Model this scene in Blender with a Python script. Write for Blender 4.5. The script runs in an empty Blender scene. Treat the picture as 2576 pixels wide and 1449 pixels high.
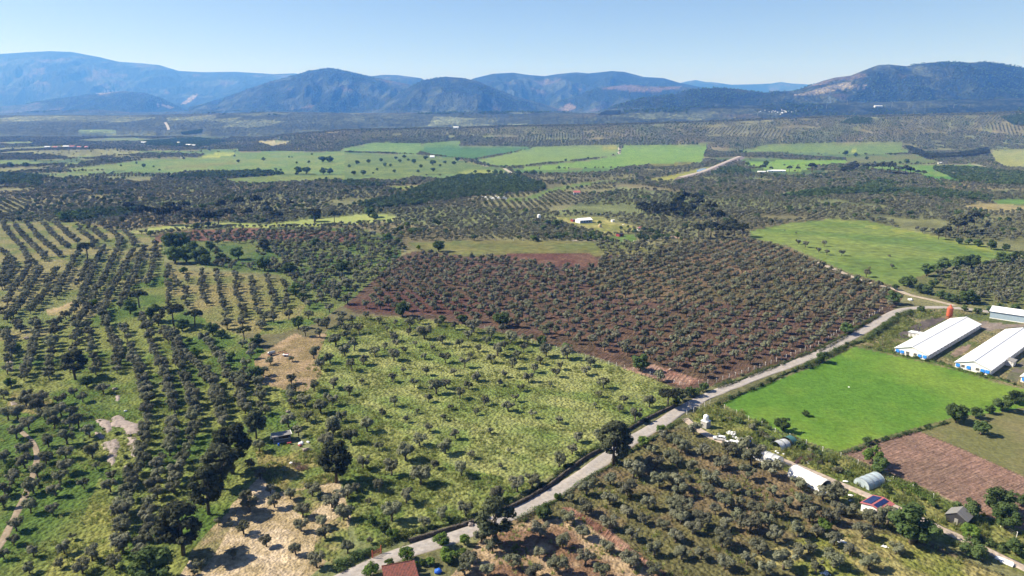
import bpy, math, random
import numpy as np
from mathutils import Vector
R = math.radians
rng = np.random.default_rng(11)
random.seed(5)
scene = bpy.context.scene
COL = scene.collection

# ------------------------------------------------------------------ camera
# Pixel coordinates in this script are those of the photograph shrunk to 2576 x 1449.
CAM_H = 110.0
FPX = 1786.3
CX, CY = 1288.0, 724.5
PITCH = math.atan((724.5 - 287.5) / FPX)
SP, CP = math.sin(PITCH), math.cos(PITCH)
cam_d = bpy.data.cameras.new('camera')
cam_d.sensor_width = 36.0
cam_d.lens = 36.0 * FPX / 2576.0
cam_d.clip_start = 1.0
cam_d.clip_end = 60000.0
cam = bpy.data.objects.new('camera', cam_d)
COL.objects.link(cam)
cam.location = (0, 0, CAM_H)
cam.rotation_euler = (math.pi / 2 - PITCH, 0, 0)
scene.camera = cam

def proj(x, y, z):
    """world -> photo pixel, and the depth"""
    dz = z - CAM_H
    dep = y * CP - dz * SP
    up = y * SP + dz * CP
    dep_s = np.maximum(dep, 1e-3)
    return CX + FPX * x / dep_s, CY - FPX * up / dep_s, dep

# zoomed-view coordinates -> photo pixels (the windows the outlines were read from)
def zz(ox, oy, s):
    def f(x, y):
        return ((ox + x * s) / 1.5652, (oy + y * s) / 1.5652)
    return f
zA = zz(0, 1468, .55205); zB = zz(1300, 1468, .55205); zC = zz(2632, 1468, .55205)
zD = zz(0, 800, .55205); zE = zz(1300, 800, .55205); zF = zz(2632, 800, .55205)
zG = zz(0, 150, .55205); zH = zz(1300, 150, .55205); zI = zz(2632, 150, .55205)
zL = zz(0, 400, .52174); zM = zz(1344, 400, .52174); zR = zz(2688, 400, .52174)
zT = zz(2600, 1550, .3934); zY = zz(3400, 1100, .31743); zS = zz(3200, 1850, .32298)
zU = zz(1000, 1550, .24155); zV = zz(1400, 1950, .31056); zW = zz(2100, 820, .27174)
zX = zz(1000, 1300, .138)
def P(z, *pts):
    return [z(a, b) for a, b in pts]

# ------------------------------------------------------------------ noise
_tab = rng.random((8, 256, 256))
def vnoise(x, y, k=0):
    t = _tab[k % 8]
    xi = np.floor(x).astype(np.int64); yi = np.floor(y).astype(np.int64)
    fx = x - xi; fy = y - yi
    fx = fx * fx * (3 - 2 * fx); fy = fy * fy * (3 - 2 * fy)
    a = t[xi & 255, yi & 255]; b = t[(xi + 1) & 255, yi & 255]
    c = t[xi & 255, (yi + 1) & 255]; d = t[(xi + 1) & 255, (yi + 1) & 255]
    return (a * (1 - fx) + b * fx) * (1 - fy) + (c * (1 - fx) + d * fx) * fy
def fbm(x, y, size, oct=4, k=0):
    x = np.asarray(x, float) / size; y = np.asarray(y, float) / size
    s = 0.; a = .5; n = 0.
    for i in range(oct):
        s = s + a * vnoise(x + 17.3 * i, y + 5.7 * i, k + i); n += a
        x = x * 2.03; y = y * 2.03; a *= .5
    return s / n
def sstep(a, b, t):
    t = np.clip((t - a) / (b - a), 0, 1)
    return t * t * (3 - 2 * t)

# ------------------------------------------------------------------ terrain
def crest(pts, D):
    us, zs = [], []
    for px, py in pts:
        v = (py - CY) / FPX; u = (px - CX) / FPX
        den = CP - v * SP
        us.append(u / den); zs.append(CAM_H + D * (-SP - v * CP) / den)
    return np.array(us), np.array(zs)
LAYERS = []
def layer(pts, D, wf, wb, rough=.3):
    if D > 5300 and D < 12000: D, wf, wb = D * 1.28, wf * 1.28, wb * 1.28
    elif D == 12200: D = 14500
    elif D == 12000: D = 15500
    elif D == 4600: D, wf = 5600, 1500
    LAYERS.append((*crest(pts, D), D, wf, wb, rough))
# far left range, its foothills, the middle hills, the far low hills, the right mountain, the near ridge
layer([(-900, 190), (-400, 150), (0, 135), (60, 131), (125, 128), (180, 130), (250, 143), (300, 155), (350, 158), (400, 163), (450, 178), (510, 181), (590, 180), (690, 186), (740, 184), (800, 195), (880, 232), (960, 292)], 12200, 5200, 2500, .2)
layer([(-300, 262), (0, 268), (60, 262), (130, 250), (220, 238), (310, 229), (360, 233), (400, 245), (450, 268), (520, 290)], 7200, 1200, 900, .4)
layer([(-300, 290), (0, 286), (100, 280), (240, 274), (330, 283), (430, 281), (520, 278), (640, 292)], 5600, 700, 500, .3)
layer([(430, 300), (480, 268), (560, 248), (620, 225), (680, 205), (745, 188), (775, 178), (800, 174), (830, 170), (870, 178), (930, 192), (1000, 206), (1060, 218), (1150, 250), (1200, 285)], 6600, 1700, 1500, .55)
layer([(830, 230), (930, 191), (965, 187), (1000, 188), (1060, 196), (1120, 230), (1200, 290)], 8600, 1500, 1200, .4)
layer([(900, 292), (960, 262), (1010, 232), (1060, 203), (1090, 197), (1120, 192), (1160, 195), (1200, 203), (1240, 220), (1290, 240), (1370, 262), (1460, 292)], 5600, 1200, 1200, .55)
layer([(1080, 260), (1190, 197), (1240, 185), (1290, 182), (1330, 188), (1370, 191), (1400, 186), (1450, 181), (1480, 184), (1540, 178), (1570, 180), (1620, 193), (1670, 196), (1710, 208), (1760, 218), (1840, 250), (1900, 285)], 7800, 2000, 1500, .45)
layer([(1330, 292), (1400, 258), (1450, 240), (1500, 222), (1550, 215), (1590, 213), (1640, 217), (1700, 217), (1760, 222), (1850, 240), (1920, 285)], 6200, 900, 900, .4)
layer([(1600, 260), (1690, 214), (1725, 205), (1750, 201), (1775, 206), (1790, 206), (1840, 213), (1890, 212), (1940, 210), (1965, 206), (1990, 210), (2030, 212), (2130, 240), (2300, 290)], 12000, 2500, 1500, .3)
layer([(1480, 290), (1560, 262), (1620, 246), (1700, 236), (1740, 225), (1800, 221), (1860, 224), (1920, 233), (1990, 228), (2060, 230), (2150, 255), (2250, 290)], 5200, 900, 900, .4)
layer([(1880, 275), (1950, 247), (2010, 225), (2070, 203), (2100, 195), (2140, 190), (2190, 170), (2210, 163), (2240, 162), (2280, 166), (2340, 157), (2400, 155), (2440, 157), (2480, 155), (2520, 160), (2576, 170), (2750, 185), (3000, 230), (3200, 285)], 4600, 1400, 1500, .5)
layer([(560, 372), (656, 356), (705, 342), (860, 327), (1000, 324), (1142, 322), (1292, 316), (1492, 314), (1717, 307), (2050, 294), (2384, 287), (2576, 281), (2900, 270), (3400, 270)], 2900, 750, 700, .12)

# long gentle aprons in front of the hills
layer([(-300, 294), (100, 289), (300, 290), (500, 286), (700, 281), (900, 284), (1100, 283), (1300, 281), (1450, 283), (1650, 288)], 4700, 1300, 900, .2)
layer([(1250, 297), (1400, 290), (1600, 277), (1800, 267), (2000, 261), (2200, 257), (2400, 251), (2576, 246), (2900, 240), (3300, 250)], 4300, 1100, 900, .2)
def base_z(y):
    return 48 * sstep(2600, 5800, y)
def height(x, y):
    x = np.asarray(x, float); y = np.asarray(y, float)
    yy = np.maximum(y, 50.0)
    u = x / yy
    zb = base_z(yy)
    near = (fbm(x, y, 140, 3, 1) - .5) * 2.2 + (fbm(x, y, 420, 2, 2) - .5) * 3.0
    h = zb + near
    gul = np.abs(fbm(x, y * .42, 520, 5, 3) - .5) * 2.6
    gul2 = np.abs(fbm(x, y * .6, 190, 4, 5) - .5) * 2.4
    for us, zs, D, wf, wb, rough in LAYERS:
        rough = rough * .75; zc = np.interp(u, us, zs, left=-50, right=-50)
        t = np.where(yy < D, (yy - D + wf) / wf, (D + wb - yy) / wb)
        s = np.clip(t, 0, 1)
        s2 = np.where(yy < D, .45 * s ** 1.6 + .55 * s * s * (3 - 2 * s), s * s * (3 - 2 * s))
        r = np.maximum(zc - zb, 0)
        e = 4 * s2 * (1 - s2)
        z = zb + r * (s2 - rough * e * (gul * .9 + gul2 * .4 - .3)) - 30 * (1 - np.clip(s * 8, 0, 1))
        h = np.maximum(h, z)
    return h

def unproj(pts, dmax=18000.):
    """photo pixels -> points on the ground"""
    pts = np.atleast_2d(np.array(pts, float))
    u = (pts[:, 0] - CX) / FPX; v = (pts[:, 1] - CY) / FPX
    dy = CP - v * SP; dz = -SP - v * CP
    ys = np.concatenate([np.linspace(60, 800, 260), np.geomspace(803, dmax, 340)])
    t = ys[None, :] / dy[:, None]
    X = u[:, None] * t; Z = CAM_H + dz[:, None] * t
    below = Z <= height(X, np.broadcast_to(ys, X.shape))
    i = np.argmax(below, axis=1); i[~below.any(1)] = len(ys) - 1
    hi = ys[i]; lo = ys[np.maximum(i - 1, 0)]
    for _ in range(22):
        m = (lo + hi) / 2
        b = CAM_H + dz * m / dy <= height(u * m / dy, m)
        hi = np.where(b, m, hi); lo = np.where(b, lo, m)
    x = u * hi / dy
    return np.stack([x, hi, height(x, hi)], 1)
def W(z, x, y):
    return Vector(unproj([z(x, y)])[0])
def m_per_px(p):
    """metres per pixel of a zoomed window (scale .552) at a ground point"""
    dep = p[1] * CP + (CAM_H - p[2]) * SP
    return dep / FPX * .35271

def inpoly(px, py, poly):
    poly = np.array(poly, float)
    x0, y0 = poly.min(0); x1, y1 = poly.max(0)
    out = np.zeros(px.shape, bool)
    idx = np.nonzero((px >= x0) & (px <= x1) & (py >= y0) & (py <= y1))
    if len(idx[0]) == 0: return out
    qx = px[idx]; qy = py[idx]
    c = np.zeros(qx.shape, bool)
    n = len(poly)
    for i in range(n):
        xa, ya = poly[i]; xb, yb = poly[(i + 1) % n]
        if ya == yb: continue
        hit = ((ya > qy) != (yb > qy)) & (qx < (xb - xa) * (qy - ya) / (yb - ya) + xa)
        c ^= hit
    out[idx] = c
    return out

# ------------------------------------------------------------------ object helpers
def tag(o, label=None, cat=None, group=None, kind=None):
    if label: o['label'] = label
    if cat: o['category'] = cat
    if group: o['group'] = group
    if kind: o['kind'] = kind
    return o
def thing(name, label, cat, loc, rz=0., group=None, scale=None):
    o = bpy.data.objects.new(name, None); COL.objects.link(o)
    o.empty_display_size = .5
    o.location = loc; o.rotation_euler = (0, 0, rz)
    if scale is not None: o.scale = (scale,) * 3 if np.isscalar(scale) else scale
    return tag(o, label, cat, group)
def np_mesh(name, v, f, mats, smooth=False, mi=None, cols=None):
    """mesh from numpy arrays: v (n,3), f (m,k)"""
    me = bpy.data.meshes.new(name)
    v = np.ascontiguousarray(v, np.float32); f = np.ascontiguousarray(f, np.int32)
    m, k = f.shape
    me.vertices.add(len(v)); me.vertices.foreach_set('co', v.ravel())
    me.loops.add(m * k); me.loops.foreach_set('vertex_index', f.ravel())
    me.polygons.add(m)
    me.polygons.foreach_set('loop_start', np.arange(0, m * k, k, dtype=np.int32))
    if smooth: me.polygons.foreach_set('use_smooth', np.ones(m, bool))
    for mt in (mats if isinstance(mats, (list, tuple)) else [mats]): me.materials.append(mt)
    if mi is not None: me.polygons.foreach_set('material_index', np.ascontiguousarray(mi, np.int32))
    if cols is not None:
        a = me.color_attributes.new('Col', 'FLOAT_COLOR', 'POINT')
        c4 = np.ones((len(v), 4), np.float32); c4[:, :3] = cols
        a.data.foreach_set('color', c4.ravel())
    me.update(calc_edges=True); me.validate()
    return me
def link(name, me, parent=None, label=None):
    o = bpy.data.objects.new(name, me); COL.objects.link(o)
    if parent is not None: o.parent = parent
    if label: o['label'] = label
    return o

class MB:
    """collects simple solids into ONE mesh"""
    def __init__(s): s.v = []; s.f = []
    def add(s, vs, fs):
        b = len(s.v); s.v += [tuple(p) for p in vs]; s.f += [tuple(b + i for i in q) for q in fs]
        return s
    def box(s, x0, y0, z0, x1, y1, z1, rz=0., piv=None):
        vs = [(x, y, z) for z in (z0, z1) for x, y in ((x0, y0), (x1, y0), (x1, y1), (x0, y1))]
        if rz:
            cx, cy = piv or ((x0 + x1) / 2, (y0 + y1) / 2); c, n = math.cos(rz), math.sin(rz)
            vs = [(cx + (x - cx) * c - (y - cy) * n, cy + (x - cx) * n + (y - cy) * c, z) for x, y, z in vs]
        return s.add(vs, [(3, 2, 1, 0), (4, 5, 6, 7), (0, 1, 5, 4), (1, 2, 6, 5), (2, 3, 7, 6), (3, 0, 4, 7)])
    def bar(s, p, q, w, h=None):
        p = Vector(p); q = Vector(q); d = (q - p).normalized(); h = h or w
        a = d.cross(Vector((0, 0, 1)))
        if a.length < 1e-4: a = Vector((1, 0, 0))
        a.normalize(); b = a.cross(d)
        vs = [e + a * i * w / 2 + b * j * h / 2 for e in (p, q) for i, j in ((-1, -1), (1, -1), (1, 1), (-1, 1))]
        return s.add(vs, [(3, 2, 1, 0), (4, 5, 6, 7), (0, 1, 5, 4), (1, 2, 6, 5), (2, 3, 7, 6), (3, 0, 4, 7)])
    def tube(s, p, q, r0, r1=None, n=8, cap=True):
        p = Vector(p); q = Vector(q); r1 = r0 if r1 is None else r1
        d = (q - p).normalized(); a = d.orthogonal().normalized(); b = d.cross(a)
        vs = [p + (a * math.cos(t) + b * math.sin(t)) * r0 for t in [2 * math.pi * i / n for i in range(n)]]
        vs += [q + (a * math.cos(t) + b * math.sin(t)) * r1 for t in [2 * math.pi * i / n for i in range(n)]]
        fs = [(i, (i + 1) % n, n + (i + 1) % n, n + i) for i in range(n)]
        if cap: fs += [tuple(range(n - 1, -1, -1)), tuple(range(n, 2 * n))]
        return s.add(vs, fs)
    def lathe(s, prof, n=16, c=(0, 0)):
        vs = [(c[0] + r * math.cos(2 * math.pi * i / n), c[1] + r * math.sin(2 * math.pi * i / n), z) for r, z in prof for i in range(n)]
        fs = [(k * n + i, k * n + (i + 1) % n, (k + 1) * n + (i + 1) % n, (k + 1) * n + i) for k in range(len(prof) - 1) for i in range(n)]
        fs += [tuple(range(n - 1, -1, -1)), tuple(range((len(prof) - 1) * n, len(prof) * n))]
        return s.add(vs, fs)
    def extrude(s, prof, axis, a, b):
        """closed outline (2-D) pushed along an axis from a to b; 'x': prof=(y,z), 'y': prof=(x,z)"""
        n = len(prof)
        mk = (lambda t, p: (t, p[0], p[1])) if axis == 'x' else (lambda t, p: (p[0], t, p[1]))
        vs = [mk(a, p) for p in prof] + [mk(b, p) for p in prof]
        fs = [(i, (i + 1) % n, n + (i + 1) % n, n + i) for i in range(n)] + [tuple(range(n - 1, -1, -1)), tuple(range(n, 2 * n))]
        return s.add(vs, fs)
    def lump(s, c, r, n=2, amp=.25, seed=0, flat=None):
        import bmesh
        bm = bmesh.new(); bmesh.ops.create_icosphere(bm, subdivisions=n, radius=1)
        rr = random.Random(seed); ph = [rr.uniform(0, 6) for _ in range(6)]
        b = len(s.v)
        for q in bm.verts:
            k = 1 + amp * (math.sin(3 * q.co.x + ph[0]) * math.sin(2.7 * q.co.y + ph[1]) + .6 * math.sin(5 * q.co.z + ph[2]) * math.sin(6 * q.co.x + ph[3]) + rr.uniform(-.3, .3))
            z = q.co.z * r[2] * k
            if flat is not None: z = max(z, flat)
            s.v.append((c[0] + q.co.x * r[0] * k, c[1] + q.co.y * r[1] * k, c[2] + z))
        s.f += [tuple(b + q.index for q in f.verts) for f in bm.faces]
        bm.free(); return s
    def build(s, name, mat, parent=None, label=None, smooth=False, recalc=True):
        import bmesh
        me = bpy.data.meshes.new(name); me.from_pydata([tuple(p) for p in s.v], [], s.f)
        me.materials.append(mat)
        if recalc:
            bm = bmesh.new(); bm.from_mesh(me); bmesh.ops.recalc_face_normals(bm, faces=bm.faces); bm.to_mesh(me); bm.free()
        if smooth:
            for p in me.polygons: p.use_smooth = True
        return link(name, me, parent, label)
HAZE = .95e-4
HAZE_C = (.105, .33, 1., 1)
SKY_DUST = .3
SKY_S = .06
SUN_S = 5.0
EXPO = 1.0
LANDK = .6
DENOISE = True
# ------------------------------------------------------------------ materials
class NT:
    def __init__(s, name):
        s.m = bpy.data.materials.new(name); s.m.use_nodes = True
        s.t = s.m.node_tree; s.t.nodes.clear()
        s.out = s.n('ShaderNodeOutputMaterial')
    def n(s, typ, **kw):
        k = s.t.nodes.new(typ)
        for a, b in kw.items():
            if a.startswith('i_'):
                key = a[2:].replace('_', ' '); key = int(key) if key.isdigit() else key
                k.inputs[key].default_value = b
            else: setattr(k, a, b)
        return k
    def l(s, a, b): s.t.links.new(a, b)
    def ramp(s, fac, stops):
        r = s.n('ShaderNodeValToRGB'); e = r.color_ramp.elements
        while len(e) < len(stops): e.new(.5)
        for q, (p, c) in zip(e, stops): q.position = p; q.color = (*c, 1) if len(c) == 3 else c
        s.l(fac, r.inputs[0]); return r.outputs[0]
    def math(s, op, a, b=None, c=None):
        k = s.n('ShaderNodeMath', operation=op)
        for i, v in enumerate((a, b, c)):
            if v is None: continue
            if isinstance(v, (int, float)): k.inputs[i].default_value = v
            else: s.l(v, k.inputs[i])
        return k.outputs[0]
    def mix(s, fac, a, b, blend='MIX'):
        k = s.n('ShaderNodeMix', data_type='RGBA', blend_type=blend)
        for i, v in ((0, fac), (6, a), (7, b)):
            if isinstance(v, (int, float)): k.inputs[i].default_value = v
            elif isinstance(v, tuple): k.inputs[i].default_value = (*v, 1) if len(v) == 3 else v
            else: s.l(v, k.inputs[i])
        return k.outputs[2]
    def noise(s, scale, detail=4, rough=.55, vec=None, dist=0):
        k = s.n('ShaderNodeTexNoise', i_Scale=scale, i_Detail=detail, i_Roughness=rough, i_Distortion=dist)
        if vec is not None: s.l(vec, k.inputs['Vector'])
        return k.outputs[0]
    def pos(s): return s.n('ShaderNodeNewGeometry').outputs['Position']
    def obj(s): return s.n('ShaderNodeTexCoord').outputs['Object']
    def maprange(s, v, a, b, c, d):
        k = s.n('ShaderNodeMapRange', i_1=a, i_2=b, i_3=c, i_4=d); s.l(v, k.inputs[0]); return k.outputs[0]
    def bump(s, h, strength, dist):
        k = s.n('ShaderNodeBump', i_Strength=strength, i_Distance=dist); s.l(h, k.inputs['Height']); return k.outputs[0]
    def princ(s, col, rough=.8, metal=0, normal=None, spec=.3):
        k = s.n('ShaderNodeBsdfPrincipled', i_Roughness=rough, i_Metallic=metal)
        k.inputs['Specular IOR Level'].default_value = spec
        if isinstance(col, tuple): k.inputs['Base Color'].default_value = (*col, 1)
        else: s.l(col, k.inputs['Base Color'])
        if normal is not None: s.l(normal, k.inputs['Normal'])
        s.l(k.outputs[0], s.out.inputs[0]); return k

def ground_mat(name, fine=.9, amp=.45, bump=.25, bstr=.8, furrow=None, tint=(1.14, 1.06, .84), tfac=.5, clump=None):
    """vertex colour of the land times small scale variation; furrow=(angle, spacing)"""
    t = NT(name); p = t.pos()
    c = t.n('ShaderNodeVertexColor', layer_name='Col').outputs[0]
    n1 = t.noise(fine, 5, .62, p)
    n2 = t.noise(fine * .23, 4, .6, p)
    g = t.maprange(n1, .3, .7, 1 - amp, 1 + amp)
    g2 = t.maprange(n2, .3, .7, 1 - amp * .45, 1 + amp * .45)
    mul = t.math('MULTIPLY', g, g2)
    v = t.n('ShaderNodeCombineColor'); [t.l(mul, v.inputs[i]) for i in range(3)]
    cc = t.mix(1., c, v.outputs[0], 'MULTIPLY')
    f2 = t.maprange(t.noise(fine * .55, 4, .6, p), .42, .62, 0, tfac)
    cc = t.mix(f2, cc, t.mix(1., cc, tint, 'MULTIPLY'))
    h = n1
    if furrow:
        ang, sp = furrow
        mp = t.n('ShaderNodeMapping', vector_type='TEXTURE'); t.l(p, mp.inputs[0])
        mp.inputs['Rotation'].default_value = (0, 0, ang); mp.inputs['Scale'].default_value = (sp * 7, sp, sp)
        w = t.noise(1., 3, .6, mp.outputs[0])
        h = t.math('ADD', t.math('MULTIPLY', w, 1.6), n1)
        f = t.maprange(w, .42, .6, .55, 0)
        cc = t.mix(f, cc, t.mix(1., cc, (.5, .46, .45), 'MULTIPLY'))
    if clump:
        vo = t.n('ShaderNodeTexVoronoi', i_Scale=clump, i_Randomness=1.); t.l(p, vo.inputs['Vector'])
        h = t.math('SUBTRACT', h, t.math('MULTIPLY', vo.outputs['Distance'], .8))
    t.princ(cc, .95, 0, t.bump(h, bstr, bump), .1)
    return t.m

_q = unproj(P(zC, (1290, 580), (1840, 410)))
PLA = math.atan2(_q[1, 1] - _q[0, 1], _q[1, 0] - _q[0, 0])
M = {}
M['ground'] = ground_mat('ground_soil', .8, .5, .5, .9)
M['grass'] = ground_mat('rough_grass', .7, .5, .8, 1., clump=.8)
M['crop'] = ground_mat('green_crop', .8, .28, .4, .8, tfac=.35)
M['soil'] = ground_mat('red_soil', .55, .5, .6, 1., furrow=(R(62), 1.1), tint=(1.25, 1., .85))
M['plough'] = ground_mat('ploughed_soil', 1.1, .38, .5, 1., furrow=(PLA, .8), tint=(1.15, 1.05, .95))
M['straw'] = ground_mat('dry_straw', .8, .42, .4, .9, tint=(.7, .67, .52), tfac=.55, clump=1.3)
M['far'] = ground_mat('far_land', .14, .35, 2., .7)
M['hill'] = ground_mat('wooded_hill', .045, .75, 16., 1., tint=(1.3, 1.1, .9), tfac=.4, clump=.06)
M['road'] = ground_mat('worn_asphalt', .9, .2, .05, .4, tint=(1.1, 1.04, .95))
M['track'] = ground_mat('dirt_track', 1., .3, .15, .6, tint=(.85, .75, .65))

def leaf_mat(name, base, light, dark, tr=.25, var=.35):
    t = NT(name)
    oi = t.n('ShaderNodeObjectInfo').outputs['Random']
    n = t.noise(.9, 3, .6, t.pos())
    c = t.ramp(t.maprange(n, .3, .7, 0, 1), [(0, dark), (.5, base), (1, light)])
    g = t.maprange(oi, 0, 1, 1 - var, 1 + var)
    v = t.n('ShaderNodeCombineColor'); [t.l(g, v.inputs[i]) for i in range(3)]
    c = t.mix(1., c, v.outputs[0], 'MULTIPLY')
    oi2 = t.math('FRACT', t.math('MULTIPLY', oi, 7.31))
    c = t.mix(t.math('MULTIPLY', oi2, .35), c, t.mix(1., c, (.9, 1.12, .75), 'MULTIPLY'))
    d = t.n('ShaderNodeBsdfDiffuse'); t.l(c, d.inputs[0])
    tl = t.n('ShaderNodeBsdfTranslucent'); t.l(c, tl.inputs[0])
    ms = t.n('ShaderNodeMixShader', i_0=tr); t.l(d.outputs[0], ms.inputs[1]); t.l(tl.outputs[0], ms.inputs[2])
    t.l(ms.outputs[0], t.out.inputs[0])
    return t.m
M['olive'] = leaf_mat('olive_leaves', (.164, .164, .114), (.238, .236, .176), (.096, .097, .066))
M['oak'] = leaf_mat('oak_leaves', (.085, .122, .048), (.125, .165, .068), (.046, .068, .026))
M['bright'] = leaf_mat('fresh_leaves', (.11, .165, .04), (.16, .22, .06), (.06, .1, .022), .35)
M['pine'] = leaf_mat('pine_needles', (.056, .062, .038), (.095, .1, .062), (.03, .034, .02), .1)
M['scrub'] = leaf_mat('scrub_leaves', (.08, .11, .045), (.13, .16, .065), (.045, .065, .025), .25, .45)
M['blade'] = leaf_mat('grass_blades', (.25, .285, .095), (.4, .38, .2), (.16, .21, .06), .45, .4)
def bark():
    t = NT('bark'); n = t.noise(4, 4, .6, t.obj())
    t.princ(t.ramp(n, [(.3, (.05, .04, .03)), (.7, (.17, .14, .11))]), .9, 0, t.bump(n, .6, .05), .1); return t.m
M['bark'] = bark()

def plain(name, col, rough=.6, metal=0, dirt=.25, scale=1.2, dcol=None, corr=None, spec=.4, bump=.02):
    """paint or metal with patchy wear; corr=(axis index, spacing) adds corrugation"""
    t = NT(name); o = t.obj()
    n = t.noise(scale, 5, .65, o)
    dc = dcol or tuple(c * .55 for c in col)
    c = t.mix(t.maprange(n, .45, .75, 0, dirt * 2), col, dc)
    h = t.noise(scale * 6, 3, .6, o)
    if corr:
        sx = t.n('ShaderNodeSeparateXYZ'); t.l(o, sx.inputs[0])
        w = t.math('SINE', t.math('MULTIPLY', sx.outputs[corr[0]], 2 * math.pi / corr[1]))
        h = t.math('ADD', t.math('MULTIPLY', h, .3), w)
        c = t.mix(t.maprange(w, -1, 1, .12, 0), c, dc)
    t.princ(c, rough, metal, t.bump(h, .6, bump), spec); return t.m
M['white_wall'] = plain('white_render', (.78, .77, .74), .85, 0, .22, .6, (.42, .39, .35))
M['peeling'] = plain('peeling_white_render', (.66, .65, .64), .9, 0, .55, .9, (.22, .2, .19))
M['white_roof'] = plain('white_sheet_roof', (.86, .86, .87), .45, 0, .1, .12, (.6, .6, .62), (1, 1.0))
M['ridge'] = plain('pale_grey_trim', (.72, .72, .72), .5, 0, .2)
M['blue'] = plain('blue_shutter', (.02, .2, .68), .5, 0, .1)
M['mesh_grey'] = plain('dark_grey_screen', (.1, .1, .09), .8, 0, .3, 3)
M['dark'] = plain('dark_opening', (.02, .02, .02), .9, 0, .2)
M['orange'] = plain('orange_paint', (.5, .12, .06), .5, 0, .25, 1.5, (.45, .06, .02))
M['bluegrey'] = plain('blue_grey_sheet', (.33, .42, .5), .5, .0, .15, .5, None, (0, .6))
M['steel'] = plain('grey_steel', (.42, .43, .44), .45, .5, .3, 2)
M['grey_roof'] = plain('grey_sheet_roof', (.2, .195, .19), .9, 0, .25, 1.2, None, (0, .25))
M['charcoal'] = plain('charcoal_boards', (.035, .035, .038), .8, 0, .3, 2)
M['block'] = plain('concrete_blocks', (.36, .35, .33), .9, 0, .35, 2.5)
M['tankw'] = plain('white_plastic', (.84, .84, .83), .4, 0, .06)
M['car'] = plain('white_car_paint', (.82, .82, .83), .25, 0, .04, 1, None, None, .6)
M['glass'] = plain('dark_car_glass', (.02, .025, .03), .1, 0, .05, 1, None, None, .7)
M['tyre'] = plain('black_rubber', (.02, .02, .02), .9)
M['redpaint'] = plain('red_paint', (.25, .04, .035), .6, 0, .3, 1.5)
M['pinkred'] = plain('faded_red_sheet', (.42, .13, .13), .6, 0, .25, 1.5, None, (1, .3))
M['tile'] = plain('red_clay_tiles', (.2, .068, .052), .9, 0, .6, 1.6, (.06, .04, .036), (0, .35), .2, .06)
M['solar'] = plain('solar_cells', (.012, .02, .09), .2, 0, .1, 1, None, (0, .5), .6)
M['sack'] = plain('white_woven_sack', (.78, .78, .79), .7, 0, .2, 3)
M['bluetarp'] = plain('blue_tarpaulin', (.02, .13, .62), .5, 0, .2, 2)
M['wood'] = plain('weathered_wood', (.2, .13, .085), .9, 0, .5, 3)
M['greywood'] = plain('grey_planks', (.3, .29, .27), .9, 0, .4, 2, None, (0, .3))
M['rust'] = plain('rusty_red_steel', (.36, .09, .05), .8, 0, .4, 3)
M['post'] = plain('whitewashed_post', (.66, .65, .62), .85, 0, .2, 4)
M['wire'] = plain('galvanised_wire', (.3, .3, .3), .5, .5)
M['teal'] = plain('teal_shade_net', (.04, .12, .12), .8, 0, .3, 2)
M['soilbed'] = plain('black_tray_soil', (.03, .022, .02), .9, 0, .5, 3, (.16, .05, .04))
def rock_mat():
    t = NT('pale_rock'); p = t.pos()
    n = t.noise(.7, 6, .7, p); n2 = t.noise(2.6, 5, .7, p)
    c = t.ramp(n, [(.25, (.13, .11, .1)), (.5, (.34, .28, .25)), (.75, (.5, .42, .37))])
    c = t.mix(t.maprange(n2, .4, .65, 0, .5), c, (.25, .22, .21))
    t.princ(c, .95, 0, t.bump(t.math('ADD', n, n2), 1., .3), .1); return t.m
M['rock'] = rock_mat()
M['hay'] = plain('dry_hay', (.42, .34, .2), .9, 0, .3, 3)
def stone_wall_mat():
    t = NT('dry_stone'); p = t.pos()
    vo = t.n('ShaderNodeTexVoronoi', i_Scale=2.2); t.l(p, vo.inputs['Vector'])
    c = t.ramp(t.noise(1.4, 4, .6, p), [(.3, (.035, .03, .024)), (.7, (.14, .12, .1))])  # stone tones darkened, the shade band along the wall is put into them
    t.princ(c, .95, 0, t.bump(vo.outputs['Distance'], 1., .2), .1); return t.m
M['drystone'] = stone_wall_mat()
def film(name, col, alpha, rough=.3):
    t = NT(name)
    n = t.noise(.8, 4, .6, t.obj())
    b = t.n('ShaderNodeBsdfPrincipled', i_Roughness=rough); b.inputs['Base Color'].default_value = (*col, 1)
    tp = t.n('ShaderNodeBsdfTransparent', i_0=(.95, .97, .98, 1))
    ms = t.n('ShaderNodeMixShader'); t.l(t.maprange(n, .3, .7, alpha - .15, alpha + .12), ms.inputs[0])
    t.l(tp.outputs[0], ms.inputs[1]); t.l(b.outputs[0], ms.inputs[2]); t.l(ms.outputs[0], t.out.inputs[0]); return t.m
M['film'] = film('clear_plastic_film', (.72, .74, .77), .62)
M['bluefilm'] = film('bluish_plastic_film', (.48, .57, .63), .72)
M['whitefilm'] = plain('white_plastic_sheet', (.86, .84, .82), .55, 0, .12, .5, (.6, .58, .56))
def water():
    t = NT('water'); t.princ((.3, .36, .42), .08, 0, None, .5); return t.m
M['water'] = water()
# ------------------------------------------------------------------ the land
def S(r, g, b):
    f = lambda c: (c / 255 / 12.92 if c < 10 else ((c / 255 + .055) / 1.055) ** 2.4)
    return np.array([f(r), f(g), f(b)])
ZONES = []
def zone(poly, c1, c2, size, mat='ground', obj=None, label=None, dmax=1e9, dmin=0, warp=1.5, streak=None, trees=False):
    ZONES.append(dict(poly=poly, c1=S(*c1), c2=S(*c2), size=size, mat=mat, obj=obj, label=label, dmax=dmax, dmin=dmin, warp=warp, streak=streak, trees=trees))

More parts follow.
